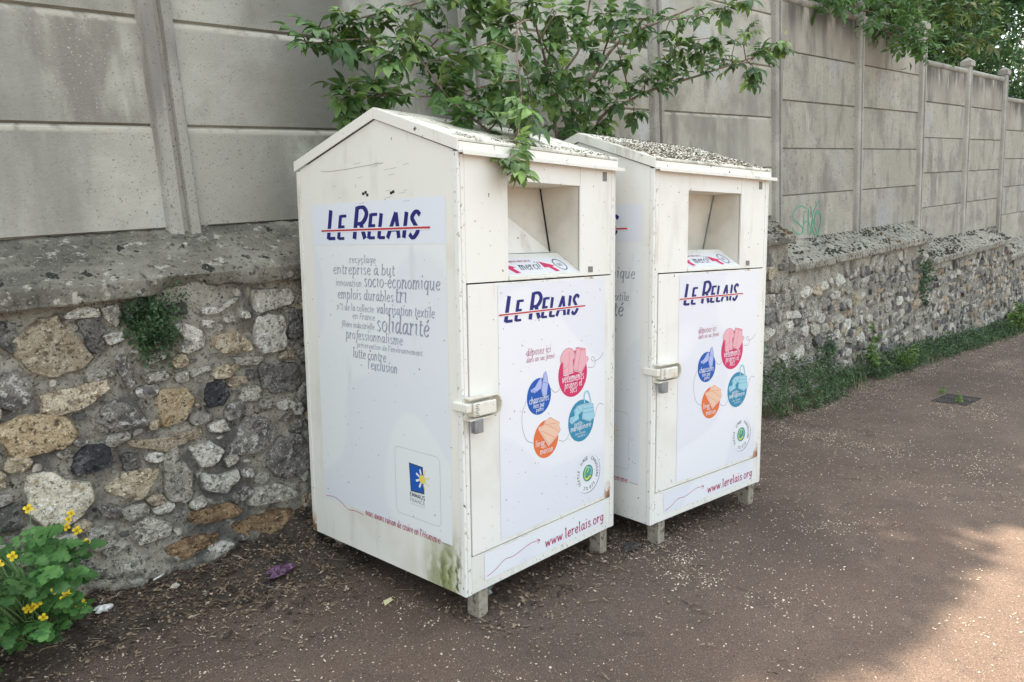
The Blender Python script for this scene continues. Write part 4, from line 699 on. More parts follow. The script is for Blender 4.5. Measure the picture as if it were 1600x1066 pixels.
    text(q, pe, 'EMMA\u00dcS', -.356, .500, .019, .105, F=UC, slant=0, mono=.17, m=E['ink']); text(q, pe, 'FRANCE', -.356, .476, .017, .105, F=UC, slant=0, mono=.09, m=E['ink']); ribbon(q, pe, [(-.354,.466),(-.254,.466)], lambda a, b: .002, .0008, E['pale'])
    obj('square_emblem', q, emats, es)
    q = MB()
    for k in range(16):
        y = random.uniform(.3, .98); z = 1.90 + random.uniform(-.10, .09); l = random.uniform(.015, .05)
        ribbon(q, pe, [(-y, z), (-y+l, z+.003)], lambda a, b: .0016, .0004, E['scr'])
    ribbon(q, pe, smooth([(-.95,2.0-.025),(-.90,1.968),(-.75,1.968),(-.62,1.972),(-.47,1.975)]), lambda a, b: .0028, .0004, E['scr'])
    for y, z in ((.63,1.845),(.612,1.85),(.60,1.838),(.43,1.838),(.415,1.842)): rect(q, pe, -y, -y+.016, z, z+.012, .0006, E['dark'])
    obj('scuff_marks', q, emats, sp)
    # roof
    mb = MB(); t = .012
    top = [(-.006,EZF+.050),(APY,APZ+.050),(BD+.006,EZR+.050),(BD+.006,EZR+.038),(APY,APZ+.038),(-.006,EZF+.038)]
    mb.prism(top, -.0065, BW+.0065, X); roof = obj('roof', mb, M['roofpaint'], root, bevel=.003)
    for xa, xb in ((-.0072,-.0005),(BW+.0005,BW+.0072)):
        mb = MB(); mb.prism([(-.0075,EZF+.0485),(APY,APZ+.0485),(APY,APZ+.001),(-.0075,EZF+.001)], xa, xb, X); mb.prism([(APY+.0015,APZ+.0485),(BD+.0065,EZR+.0485),(BD+.0065,EZR+.001),(APY+.0015,APZ+.001)], xa, xb, X); obj('roof_rim', mb, M['rimpaint'], roof, bevel=.0012)
    mb = MB(); mb.box(.0, BW, -.0095, -.0012, EZF-.004, EZF+.036); mb.box(-.002, BW+.028, -.036, -.0097, EZF-.008, EZF+.002); mb.box(-.002, BW+.028, -.0385, -.0345, EZF-.0165, EZF-.0085); obj('roof_gutter', mb, M['rimpaint'], roof, bevel=.001)
    # feet
    for (x, y) in ((.088,.014),(.985,.014),(.088,1.05),(.985,1.05)):
        q = MB(); q.box(x, x+.056, y, y+.006, 0, .1295); q.box(x, x+.006, y+.0065, y+.07, 0, .1295); obj('foot', q, M['steel'], root)
    return root
def place_bin(root, ox, oy, yaw, label, group='white clothing donation bins by the wall'):
    m = (RB @ Matrix.Rotation(yaw, 3, 'Z')).to_4x4(); m.translation = RB @ Vector((ox, oy, 0)); root.matrix_world = m
    root['label'] = label; root['group'] = group
    return m
def copy_tree(o, parent=None):
    c = o.copy(); COL.objects.link(c)
    if parent is not None: c.parent = parent; c.matrix_parent_inverse = o.matrix_parent_inverse.copy()
    for ch in list(o.children): copy_tree(ch, c)
    return c
bin0 = build_bin(0)
binB = copy_tree(bin0)
tmp = build_bin(1)                       # the second bank's hatch stands turned the other way
src = [c for c in tmp.children if c.name.startswith('deposit_hatch')][0]
def kill(o):
    for ch in list(o.children): kill(ch)
    bpy.data.objects.remove(o)
old = [c for c in binB.children if c.name.startswith('deposit_hatch')][0]; kill(old)
copy_tree(src, binB); kill(tmp)
MA = place_bin(bin0, 0, 0, .1793, 'nearer white clothing bin with word-covered side panel and a green-stained lower corner')
MBm = place_bin(binB, 1.2109, .0667, .072, 'farther white clothing bin standing beyond the nearer one, roof covered in brown litter')
# algae at the bottom front corner of the near bank's side
sp = [c for c in bin0.children if c.name.startswith('side_panel')][0]
sp.data = sp.data.copy(); sp.data.materials[0] = M['paint_side']
# debris lying on the two roofs: real crumbs resting on the slope
def roof_litter(Mx, n, front, label):
    q = MB()
    for t in range(n):
        x = random.uniform(.02, BW-.02); y = (abs(random.gauss(0, front)) if random.random() < .75 else random.uniform(0, APY))
        if y > BD - .02 or y < .004: continue
        if front < .2 and x < .25 and random.random() < .6: continue
        z = roofz(y) + .0505 + random.uniform(.001, .004); a = random.uniform(0, 6.3); r = random.uniform(.003, .008); w = r*random.uniform(.3, .8)
        c = Mx @ Vector((x, y, z)); tl = random.uniform(-.5, .5)
        ux = Vector((cos(a), sin(a), tl*.4)); uy = Vector((-sin(a), cos(a), random.uniform(-.4,.4)))
        q.add([c - ux*r, c + uy*w + Vector((0,0,.003)), c + ux*r, c - uy*w], [(0,3,2,1)])
    tag(obj('roof_litter', q, M['roofbits']), label, kind='stuff')
roof_litter(MA, 420, .06, 'brown crumbs of leaf litter on the nearer roof')
roof_litter(MBm, 3200, .30, 'thick brown leaf litter on the farther roof')

# ------------------------------------------------------------------ leaves
def leaflet(mb, O, D, U, L, Wd, fold=.35, droop=.35, n=4, m=0):
    """pointed leaf blade from O along D, upper side U"""
    D = Vector(D).normalized(); U = Vector(U); U = (U - D*U.dot(D)).normalized(); S = D.cross(U); O = Vector(O)
    prof = {4: [.12, .90, 1.05, .74, .03], 3: [.12, 1.0, .8, .04], 2: [.25, 1.0, .05]}[n]
    V = []
    for i in range(n+1):
        t = i/n; c = O + D*(L*t) - U*(droop*L*t*t); w = Wd*.5*prof[i]
        V += [tuple(c + S*w + U*(w*fold)), tuple(c), tuple(c - S*w + U*(w*fold))]
    F = []
    for i in range(n):
        a = i*3; F += [(a, a+3, a+4, a+1), (a+1, a+4, a+5, a+2)]
    mb.add(V, F, m)
def pinnate(pairs, L, Wd, rach, spread=1.0, n=4, jit=.15):
    mb = MB(); up = Vector((0,0,1))
    mb.tube([(0,0,0),(rach*.5,0,.004),(rach,0,-.006)], [.0022,.0016,.0012], 3)
    for k in range(pairs):
        t = (k + .9)/(pairs + .35); p = Vector((rach*t, 0, .003 - .008*t))
        for s in (-1, 1):
            a = spread*random.uniform(.8, 1.15); l = L*(.78 + .22*t)*random.uniform(.85, 1.1)
            leaflet(mb, p, (cos(a), s*sin(a), random.uniform(-.25,.1)), (random.uniform(-.2,.2), -s*.2, 1), l, Wd*l/L, random.uniform(.2,.5), random.uniform(.2,.6), n)
    leaflet(mb, (rach,0,-.006), (1, random.uniform(-jit,jit), -.1), (0,random.uniform(-.2,.2),1), L*1.1, Wd*1.1, .35, random.uniform(.25,.6), n)
    return mb
def orient(o, loc, d, up, s=1.):
    d = Vector(d).normalized(); up = Vector(up); y = up.cross(d).normalized(); z = d.cross(y)
    m = Matrix((d, y, z)).transposed().to_4x4(); m = Matrix.Translation(loc) @ m @ Matrix.Scale(s, 4); return m
def curve_pts(P, k=4):
    P = [Vector(p) for p in P]; out = []
    for i in range(len(P)-1):
        a, b, c, d = P[max(i-1,0)], P[i], P[i+1], P[min(i+2,len(P)-1)]
        for t in range(k):
            t /= k; out.append(.5*((2*b) + (c-a)*t + (2*a-5*b+4*c-d)*t*t + (3*b-a-3*c+d)*t**3))
    return out + [P[-1]]

# ------------------------------------------------------------------ elder-like shrub behind the bins
shrub = thing('leafy_shrub', 'wide green shrub growing between wall and white bins, branches over the nearer roof', 'shrub', (2.13, 1.22, gz(2.13)))
S0 = Vector(shrub.location)
BP = []; bm_ = []
for bi, (r, P) in enumerate(BRANCH):
    P = [Vector(p) for p in P]
    if bi in (0, 1, 2, 3, 7): P = [Vector((2.13 + .03*bi, 1.22, gz(2.13) - .03)), Vector((2.12 + .015*bi, 1.24, 1.2))] + P
    C = curve_pts(P, 5); k = len(C); C = [c + Vector((fbm(c.x*3, bi, 0), fbm(c.y*3+7, bi, c.x), fbm(c.z*3, bi+5, 1)))*.018 for c in C]
    q = MB(); q.tube([c - S0 for c in C], [r*(1.0 - .72*i/k) for i in range(k)], 6)
    bm_.append(q); BP.append([(c, r*(1 - .72*i/k)) for i, c in enumerate(C)])
LV = [pinnate(2, .094, .047, .085, 1.05).mesh('leaf', M['leaf'], True) for _ in range(3)] + [pinnate(3, .082, .040, .12, 1.1).mesh('leaf', M['leaf'], True) for _ in range(2)] + [pinnate(2, .080, .043, .06, .95).mesh('leaf', M['leaf'], True) for _ in range(2)]
spots = []
for ci, c in enumerate(CLUSTER):
    c = Vector(c); best = None
    for b, L in enumerate(BP):
        for i, (p, r) in enumerate(L):
            d = (p - c).length + (0.25 if p.z > c.z + .15 else 0)
            if i > 3 and (best is None or d < best[0]): best = (d, b, p, r)
    d, b, p, r = best; mid = p.lerp(c, .5) + Vector((random.uniform(-.03,.03), random.uniform(-.03,.03), random.uniform(-.02,.05)))
    if d > .02: bm_[b].tube([p - S0, mid - S0, c - S0], [min(r, .005), .0035, .0022], 5)
    tw = (c - p).normalized() if d > .03 else Vector((0,-.3,.5)); a0 = random.uniform(0, 6.3)
    nl = random.choice((5, 6, 7, 8)) if c.y > .15 else 4
    for k in range(nl):
        a = a0 + k*2.4; back = random.uniform(0, .07)
        side = tw.orthogonal().normalized(); side = Matrix.Rotation(a, 3, tw) @ side
        dd = (side*1.0 + tw*random.uniform(.1, .7) + Vector((0, -.15, -.12 + random.uniform(-.25,.25)))).normalized()
        spots.append((c - tw*back, dd, Vector((random.uniform(-.3,.3), random.uniform(-.5,.1), 1)), random.uniform(.48, .98)))
# drooping sprig in front of the near bin
random.shuffle(spots); spots.sort(key=lambda s: s[0].y > .2)
rest = MB()
for i, (loc, d, up, s) in enumerate(spots):
    mt = orient(None, loc - S0, d, up, s); me = random.choice(LV)
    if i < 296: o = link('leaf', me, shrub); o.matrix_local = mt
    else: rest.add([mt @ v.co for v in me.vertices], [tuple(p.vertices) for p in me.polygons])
for q in bm_: obj('branch', q, M['bark'], shrub, True)
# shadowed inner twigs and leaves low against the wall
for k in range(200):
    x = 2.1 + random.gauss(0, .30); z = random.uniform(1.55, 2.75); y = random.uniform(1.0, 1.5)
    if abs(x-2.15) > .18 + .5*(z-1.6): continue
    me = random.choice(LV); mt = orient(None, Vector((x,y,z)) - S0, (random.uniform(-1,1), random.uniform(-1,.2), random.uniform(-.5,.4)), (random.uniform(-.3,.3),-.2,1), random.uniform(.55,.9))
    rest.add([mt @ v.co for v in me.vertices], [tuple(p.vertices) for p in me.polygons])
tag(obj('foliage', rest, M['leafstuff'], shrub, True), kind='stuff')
# pale flower heads
for loc in FLOWERHEADS:
    q = MB(); L0 = Vector(loc) - S0
    for k in range(46):
        a = random.uniform(0, 6.3); r = .030*math.sqrt(random.random()); p = L0 + Vector((r*cos(a), r*sin(a), .010*(1 - (r/.03)**2) + random.uniform(-.003,.003))); e = random.uniform(.002, .0038); b = random.uniform(0, 1.5)
        q.add([p + Vector((e*cos(b+t*pi/2), e*sin(b+t*pi/2), random.uniform(-.0008,.0008))) for t in range(4)], [(0,1,2,3)])
        if k % 5 == 0: q.tube([L0 - Vector((0,0,.035)), p], [.001,.0007], 3)
    obj('flower_head', q, M['umbel'], shrub)

# ------------------------------------------------------------------ trees beyond the wall
def blade_cloud(C, n, size, spread, seed, flatness=.5, nseg=2):
    """leaf blades scattered in clumps round the centres C; returns verts, faces"""
    rs = np.random.RandomState(seed); C = np.asarray(C); idx = rs.randint(0, len(C), n)
    P = C[idx] + np.clip(rs.normal(0, 1, (n, 3)), -2, 2)*np.asarray(spread)
    d = rs.normal(0, 1, (n, 3)); d[:, 2] = d[:, 2]*.6 - .25; d /= np.linalg.norm(d, axis=1)[:, None]
    u = rs.normal(0, .6, (n, 3)); u[:, 2] += 1; u -= d*(u*d).sum(1)[:, None]; u /= np.linalg.norm(u, axis=1)[:, None]; s = np.cross(d, u)
    L = size*rs.uniform(.6, 1.3, (n, 1)); w = L*.27
    V = np.stack([P, P + d*L*.45 + s*w + u*L*.06, P + d*L - u*L*.12, P + d*L*.45 - s*w + u*L*.06, P + d*L*.5 - u*L*.02], 1).reshape(-1, 3)
    b = np.arange(n)[:, None]*5; F = np.concatenate([b + [0,4,1], b + [1,4,2], b + [2,4,3], b + [3,4,0]], 0)
    return V, F
def tree(x, y, zc, R, n, size, mk, label, clumps, zb=None, seed=1, group='trees behind the concrete fence', spread=.22, trunk_r=.09, kind='broadleaf_tree'):
    zb = 1.2 + gz(x) if zb is None else zb; rs = random.Random(seed)
    t = thing(kind, label, 'tree', (x, y, zb), group); T0 = Vector((x, y, zb))
    C = []
    for k in range(clumps):
        th = rs.uniform(0, 2*pi); ph = math.acos(rs.uniform(-.95, 1)); rr = rs.uniform(.35, 1.0)**.5 * (1 + .08*noise.noise(Vector((th, ph*2, seed))))
        C.append((x + R[0]*rr*sin(ph)*cos(th), y + R[1]*rr*sin(ph)*sin(th), zc + R[2]*rr*cos(ph)))
    q = MB(); top = Vector((x, y, zc + R[2]*.35)); tp = curve_pts([T0, T0.lerp(top, .4) + Vector((rs.uniform(-.15,.15), rs.uniform(-.15,.15), 0)), top], 5)
    q.tube([p - T0 for p in tp], [trunk_r*(1 - .75*i/len(tp)) for i in range(len(tp))], 8)
    for c in C[::max(1, clumps//26)]:
        a = tp[rs.randint(3, len(tp)-2)]; c = Vector(c); mid = a.lerp(c, .5) + Vector((0, 0, .12)); q.tube([a - T0, mid - T0, c - T0], [trunk_r*.32, trunk_r*.2, .008], 5)
    obj('trunk', q, M['bark'], t, True)
    V, F = blade_cloud(np.array(C), n, size, (spread, spread, spread*.75), seed)
    link('crown', npmesh('crown', V - np.array(T0), F, M[mk]), t)
    return t
# the row whose tops cast the shade over the road (sun stands high behind them)
tops = [(-7.0,7.6),(-2.0,7.6),(3.35,8.14),(8.7,7.8),(13.4,7.8),(18.4,7.7)]
lab = ['leftmost broad tall tree rising behind the fence, out of view above', 'broad tall tree behind the fence left of the bins', 'broad tall tree behind the fence above the two bins',
       'tall dark tree behind the fence just past the overhanging spray', 'tall dark tree behind the fence beside the second capped post', 'last tall dark tree behind the fence at the far right']
for i, (x, zc) in enumerate(tops):
    tree(x, 4.1, zc + gz(x)*.6, (4.6, 1.15, 2.2), 30000, .16, 'leaf4' if x < 5 else 'leaf3', lab[i], 1100, seed=20+i, spread=.075, trunk_r=.16)
far = [(8.5,3.6,4.3,(1.5,1.3,1.5)),(12.5,3.4,3.9,(1.8,1.2,1.6)),(17,3.6,3.8,(2.2,1.3,2.0)),(21.5,3.8,3.8,(2.4,1.5,2.4)),(26,4.2,4.0,(2.6,1.8,3.0)),(31,5.2,4.5,(3,2.4,3.6))]
fl = ['low bushy tree right behind the overhanging spray', 'bushy dark tree behind the first capped post', 'bushy dark tree behind the second and third capped posts', 'bushy tree farther along behind the low fence end', 'broad tree far along the fence', 'broadest tree at the far end of the fence']
for i, (x, y, zc, R) in enumerate(far):
    tree(x, y, zc, R, 5200, .15, 'leaf3', fl[i], 120, seed=60+i, group='bushy trees along the far fence', spread=.24)

# overhanging sprays with leaves one can tell apart
def spray_tree(name, label, base, twigs, mk, meshes, per, srange, extra, cat='tree'):
    t = thing(name, label, cat, base); T0 = Vector(base); n = 0
    for P, r in twigs:
        C = curve_pts(P, 5); q = MB(); k = len(C); q.tube([c - T0 for c in C], [r*(1 - .7*i/k) for i in range(k)], 6); obj('branch', q, M['bark'], t, True)
        for i, c in enumerate(C[2:]):
            for _ in range(per):
                if n >= 299: break
                tw = (C[min(i+3, k-1)] - C[i+1]).normalized(); a = random.uniform(0, 6.3)
                sd = Matrix.Rotation(a, 3, tw) @ tw.orthogonal().normalized()
                d = sd + tw*random.uniform(.2,.9) + Vector((0, -.1, -.25))
                o = link('leaf', random.choice(meshes), t); n += 1
                o.matrix_local = orient(None, c + sd*random.uniform(.0,.10) - T0, d, (random.uniform(-.4,.4), random.uniform(-.5,.1), 1), random.uniform(*srange))
    q = MB(); tips = [P[-1] for P, r in twigs[:-1]] + [P[1] for P, r in twigs[:-1]]
    V, F = blade_cloud(np.array(tips), extra[0], extra[1], extra[2], 77); o = link('foliage', npmesh('foliage', V - np.array(T0), F, M[extra[3]]), t); o['kind'] = 'stuff'
    return t
L1 = [pinnate(3, .105, .048, .19, 1.15, 3).mesh('leaf', M['leaf1'], True) for _ in range(4)]
def tw(x0, y0, z0, x1, y1, z1, sag=.1): return [(x0,y0,z0), ((x0+x1)/2, (y0+y1)/2, (z0+z1)/2 + sag), (x1,y1,z1)]
T1 = [(tw(8.2,2.6,4.0, 6.35,1.5,3.95),.018),(tw(8.2,2.6,4.0, 6.6,1.45,3.75),.016),(tw(8.2,2.6,3.9, 6.9,1.55,3.85),.02),(tw(8.2,2.6,3.9, 7.3,1.3,3.62),.02),(tw(8.3,2.6,3.9, 7.8,1.15,3.45),.018),(tw(8.4,2.6,3.9, 8.2,1.1,3.32),.018),(tw(8.4,2.6,4.0, 8.45,1.25,3.45),.016),(tw(8.4,2.6,4.0, 7.5,1.4,4.15),.018),(tw(8.4,2.6,4.0, 8.0,1.2,3.85),.016),(tw(8.4,2.6,4.0, 8.4,1.3,3.8),.016),(tw(8.4,2.6,4.1, 8.7,1.5,4.05),.016),(tw(8.4,2.6,4.1, 7.0,1.6,4.2),.016),(tw(8.4,2.6,4.1, 8.2,1.3,4.2),.016),(tw(8.3,2.6,3.2, 8.4,2.6,4.1,0),.05)]
spray_tree('overhanging_tree', 'light green tree spilling feathery leaves over the fence top right of the bins', (8.3, 2.6, .6), T1, 'leaf1', L1, 3, (.75, 1.2), (1500, .09, (.20,.14,.12), 'leaf4'))
L2 = [pinnate(2, .17, .062, .12, .9, 4).mesh('leaf', M['leaf2'], True) for _ in range(2)] + [pinnate(3, .12, .05, .2, 1.1, 3).mesh('leaf', M['leaf1'], True) for _ in range(2)]
T2 = [(tw(13,3.2,4.2, 11.3,2.25,4.55),.02),(tw(13,3.2,4.2, 11.6,2.2,4.1),.02),(tw(13,3.2,4.3, 11.9,2.1,3.72),.02),(tw(13,3.2,4.4, 12.4,2.2,4.3),.02),(tw(13,3.2,4.4, 13.0,1.9,3.95),.02),(tw(13,3.2,4.5, 14.2,2.1,4.1),.02),(tw(13,3.2,4.6, 12.2,2.1,4.75),.02),(tw(13,3.2,4.6, 13.6,2.1,4.65),.02),(tw(13,3.2,4.6, 11.2,2.2,4.8),.02),(tw(13,3.2,4.6, 14.6,2.2,4.7),.02),(tw(13,3.2,4.6, 10.9,2.5,4.75),.02),(tw(13,3.2,3.0, 13,3.2,4.6,0),.05)]
spray_tree('yellowing_tree', 'tree with drooping yellow-green and brownish leaves above the stepped fence top', (13.0, 3.2, .3), T2, 'leaf2', L2, 3, (.8, 1.3), (1500, .11, (.32,.2,.2), 'leaf3'))

# ------------------------------------------------------------------ celandine at the lower left
def lobed(L=.05, Wd=.045):
    """three-lobed leaflet with scalloped edge and a folded midrib"""
    half = [(.0,.0),(.06,.16),(.20,.30),(.17,.46),(.30,.60),(.42,.56),(.50,.40),(.60,.50),(.72,.46),(.76,.30),(.88,.30),(.97,.16),(1.0,.0)]
    V = [(L*t, 0, -.10*L*t*t) for t in (0,.17,.33,.5,.68,.84,1.0)]; F = []
    for s in (1, -1):
        o = len(V); V += [(L*u, s*Wd*v*1.05, .10*L*v - .16*L*u*u + .05*L*sin(u*19)*v) for u, v in half[1:-1]]
        mid = [0,1,1,2,2,3,3,4,4,5,5]
        for i in range(len(half)-3):
            a, b = mid[i], mid[i+1]; f = (a, o+i, o+i+1, b) if a != b else (a, o+i, o+i+1); F.append(f if s < 0 else f[::-1])
        e = o + len(half)-3; f = (5, e, 6); F.append(f if s < 0 else f[::-1])
    return V, F
def cel_leaf():
    mb = MB(); mb.tube([(-.06,0,-.02),(.0,0,0),(.12,0,.0)], [.0022,.002,.0014], 4)
    def put(p, a, s):
        V, F = lobed(L=.056*s, Wd=.046*s); ca, sa = cos(a), sin(a); tl = random.uniform(-.25, .15)
        mb.add([(p[0] + x*ca - y*sa, p[1] + x*sa + y*ca, p[2] + z + x*tl) for x, y, z in V], F)
    for t, s in ((.035, .75), (.085, 1.0)):
        for sg in (-1, 1): put((t + random.uniform(-.006,.006), 0, .002), sg*random.uniform(.95, 1.25), s*random.uniform(.85, 1.1))
    put((.112, 0, .0), random.uniform(-.1,.1), 1.25)
    return mb
cel = thing('celandine_plant', 'bushy green plant with small yellow four-petalled flowers at the foot of the wall', 'flowering plant', (-1.38, 1.10, gz(-1.38)))
C0 = Vector(cel.location); CL = [cel_leaf().mesh('leaf', M['cel'], False) for _ in range(5)]
stems = MB(); nleaf = 0
for k in range(112):
    a = random.uniform(0, 2*pi); rr = random.uniform(.1, 1)**.6; h = random.uniform(.10, .50)*(1.05 - .35*rr)
    p = Vector((-1.45 + .235*rr*cos(a), 1.07 + .19*rr*sin(a) , gz(-1.38) + h + .03))
    if p.y > 1.26: p.y = 1.26
    d = Vector((cos(a)*.8 + random.uniform(-.4,.4), sin(a)*.6 - .45, random.uniform(-.25, .30)))
    o = link('leaf', random.choice(CL), cel); o.matrix_local = orient(None, p - C0, d, (random.uniform(-.3,.3), -.55, 1), random.uniform(.6, 1.02)); nleaf += 1
    b = Vector((-1.38 + random.uniform(-.05,.05), 1.14 + random.uniform(-.05,.05), gz(-1.38)))
    stems.tube([b - C0, b.lerp(p, .55) + Vector((0,0,.05)) - C0, p - d.normalized()*.05 - C0], [.0035,.0028,.0018], 4)
def flower():
    mb = MB()
    for k in range(4):
        a = k*pi/2 + .3; ca, sa = cos(a), sin(a)
        P = [(0,0,.002),(.006,-.0055,.004),(.013,-.006,.005),(.0165,0,.003),(.013,.006,.005),(.006,.0055,.004)]
        mb.add([(x*ca - y*sa, x*sa + y*ca, z) for x, y, z in P], [(0,1,2,3),(0,3,4,5)])
    mb.tube([(0,0,-.03),(0,0,-.01),(0,0,.001)], [.001,.001,.0015], 4, 1); mb.tube([(0,0,.001),(0,0,.011)], [.0022,.0012], 5, 1)
    for k in range(10): a = k*.63; mb.tube([(.003*cos(a),.003*sin(a),.003),(.006*cos(a),.006*sin(a),.009)], [.0009,.0011], 3, 0)
    return mb
fm = flower().mesh('flower', [M['petal'], M['petalc']], True)
FL = [(-1.455,.98,.52),(-1.41,.97,.54),(-1.31,1.12,.66),(-1.19,1.15,.53),(-1.175,1.16,.555),(-1.16,1.17,.575),(-1.15,1.15,.50),(-1.13,1.13,.445),(-1.28,1.12,.55),(-1.39,.90,.34),(-1.37,.89,.355),(-1.405,.90,.345),(-1.36,.87,.30),(-1.30,.91,.375),(-1.28,.90,.335),(-1.265,.90,.35),(-1.22,1.02,.23),(-1.20,1.04,.225)]
for x, y, z in FL:
    p = Vector((x, y, z + gz(-1.4) - .085)); d = Vector((random.uniform(-.5,.5), -.9, random.uniform(.2,.8))).normalized()
    o = link('flower', fm, cel); o.matrix_local = orient(None, p - C0, d.orthogonal(), d, random.uniform(.95,1.3))
    b = C0 + Vector((random.uniform(-.05,.05), .03, .1)); stems.tube([b - C0, b.lerp(p, .6) + Vector((0,.02,.04)) - C0, p - d*.03 - C0], [.0028,.002,.0012], 4)
obj('stem', stems, M['celstem'], cel, True)

# ------------------------------------------------------------------ weeds
def tuft(name, label, c, ext, n, size, mk, cat='weed', group=None, hang=0):
    c = Vector(c); t = thing(name, label, cat, c, group); rs = np.random.RandomState(n)
    C = [(rs.normal(0, ext[0]*.45), -abs(rs.normal(0, ext[1]*.5)), rs.normal(0, ext[2]*.45) - hang*abs(rs.normal(0, .3))*ext[2]) for _ in range(max(6, n//14))]
    V, F = blade_cloud(np.array(C), n, size, (.022, .014, .022), n+3); link('foliage', npmesh('foliage', V, F, M[mk]), t)['kind'] = 'stuff'
    q = MB()
    for k in range(8): q.tube([(0,.01,ext[2]*.2), tuple(Vector(C[k % len(C)])*.6), C[k % len(C)]], [.002,.0015,.001], 4)
    obj('stem', q, M['celstem'], t)
tuft('wall_weed', 'dark green small-leaved weed hanging from the stone wall under the broken coping', (-.70, FACE-.02, 1.33), (.12,.05,.16), 3000, .021, 'weed')
tuft('wall_weed', 'small dark weed low on the stone wall right beside the farther bin', (4.62, FACE-.01, .18), (.22,.08,.28), 700, .035, 'weed', group='weeds growing out of the far stone wall')
tuft('wall_weed', 'dark weed at the coping step between the two mossy coping slabs', (9.1, FACE-.02, .42), (.35,.06,.36), 700, .04, 'weed', group='weeds growing out of the far stone wall')
tuft('wall_weed', 'small weed low on the far wall above the middle of the green strip', (6.25, FACE-.01, -.10), (.22,.06,.26), 500, .035, 'weed', group='weeds growing out of the far stone wall')
tuft('wall_weed', 'bright yellow-green weed in the ground cover at the wall foot', (7.9, 1.12, -.40), (.28,.12,.16), 420, .045, 'fresh')
tuft('wall_weed', 'tall straggly pale grass-like weed standing in the ground cover by the wall', (7.2, 1.2, -.30), (.2,.06,.3), 260, .06, 'fresh')
tuft('wall_weed', 'bright green weed at the far right end of the stone wall', (13.2, 1.2, -.72), (.5,.2,.30), 500, .07, 'fresh')
C = []; rs = np.random.RandomState(5)
for k in range(2600):
    x = rs.uniform(4.35, 17); f = .5 + .5*noise.noise(Vector((x*.9, 3, 0))); dep = .16 + .20*f + (.16 if x < 5.9 else 0); hg = .12 + .22*f + (.17 if x < 6.2 else 0)
    if abs(x-6.75) < .25: hg *= .5; dep *= .6
    u = rs.uniform(0, 1); C.append((x, FACE - .03 - dep*u, gz(x) + .02 + hg*(1-u**1.7)*rs.uniform(.35, 1)))
V, F = blade_cloud(np.array(C), 34000, .030, (.035,.03,.03), 9); tag(link('ground_cover', npmesh('ground_cover', V, F, M['cover'])), 'strip of small dark green ground cover along the wall foot', kind='stuff')

rg = random.Random(12); q = MB()
for k in range(800):
    x = 4.4 + 11*rg.random()**1.3; f = noise.noise(Vector((x*1.7, 9, 0)))
    if f < -.05 and rg.random() < .8: continue
    y = FACE - .03 - rg.uniform(.0, .42); h = rg.uniform(.04, .15)*(1.2 + f); a = rg.uniform(0, 6.3); l = h*rg.uniform(.1, .7); w = rg.uniform(.0018, .0035); b = a + 1.57
    p0 = Vector((x, y, gz(x))); p1 = p0 + Vector((cos(a)*l*.4, sin(a)*l*.4, h*.65)); p2 = p0 + Vector((cos(a)*l, sin(a)*l, h)); s = Vector((cos(b), sin(b), 0))*w
    q.add([p0 - s, p0 + s, p1 + s*.8, p1 - s*.8, p2], [(0,1,2,3),(3,2,4)])
tag(obj('verge_grass', q, M['verge']), 'thin green and dry grass blades along the wall foot', kind='stuff')
# ------------------------------------------------------------------ petals, dead leaves, twigs
def ground_h(x, y): return gz(x) + (max(0, mound(x, y)) if (-3 < x < 1.3 and .62 < y < 1.4) else 0)
def flakes(name, pts, lo, hi, mat, label, lift=.003, curl=.35, asp=(.35,.8)):
    n = len(pts); rs = np.random.RandomState(n); P = np.array(pts); a = rs.uniform(0, 2*pi, n); L = rs.uniform(lo, hi, n)*rs.uniform(.6, 1, n); w = L*rs.uniform(asp[0], asp[1], n)
    tl = rs.normal(0, .22, n); ux = np.stack([np.cos(a), np.sin(a), tl], 1); uy = np.stack([-np.sin(a), np.cos(a), rs.normal(0, .22, n)], 1)
    c = P + np.array([0,0,lift])*rs.uniform(.6, 1.6, (n,1)); k = (curl*L*rs.uniform(-.3, 1, n))[:, None]*np.array([0,0,1.])
    V = np.stack([c - ux*L[:,None]/2 + k*.5, c - uy*w[:,None]/2, c + ux*L[:,None]/2 + k*.5, c + uy*w[:,None]/2 + k*.3], 1).reshape(-1, 3)
    b = np.arange(n)[:,None]*4; F = np.concatenate([b + [0,1,3], b + [1,2,3]], 0)
    tag(link(name, npmesh(name, V, F, mat)), label, kind='stuff')
def under(x, y):   # inside a bin's footprint, well under it
    for Mx in (MA, MBm):
        l = Mx.inverted() @ Vector((x, y, gz(x)))
        if .1 < l.x < BW - .05 and .10 < l.y < BD: return True
    return False
pts = []; t = 0
rp = random.Random(3)
while len(pts) < 42000 and t < 700000:
    t += 1; x = -2.2 + 15.5*rp.random()**1.5; y = rp.uniform(-2.0, 1.30)
    cl_ = noise.noise(Vector((x*1.1, y*1.6, 4))) + .7*noise.noise(Vector((x*3.1, y*4.2, 8))) + .45*noise.noise(Vector((x*9, y*11, 2)))
    p = .04 + .075*max(0, min(1, (y + .9)/1.3)) + max(0, cl_ - .16)*.95*max(.35, min(1, (y + 1.5)/1.3))
    if 1.0 < x < 4.6: p *= 1.5
    if x > 4.5 and y > .5: p += .85*math.exp(-((y - .90)/.20)**2)
    if y < -.9: p *= .45
    if under(x, y): p *= .12
    if x < .4 and y > .9: p *= .8
    if rp.random() < p: pts.append((x, y, ground_h(x, y)))
flakes('fallen_petals', pts, .0055, .0165, M['flake'], 'pale fallen petals and seed husks strewn over the road')
pts = []; t = 0
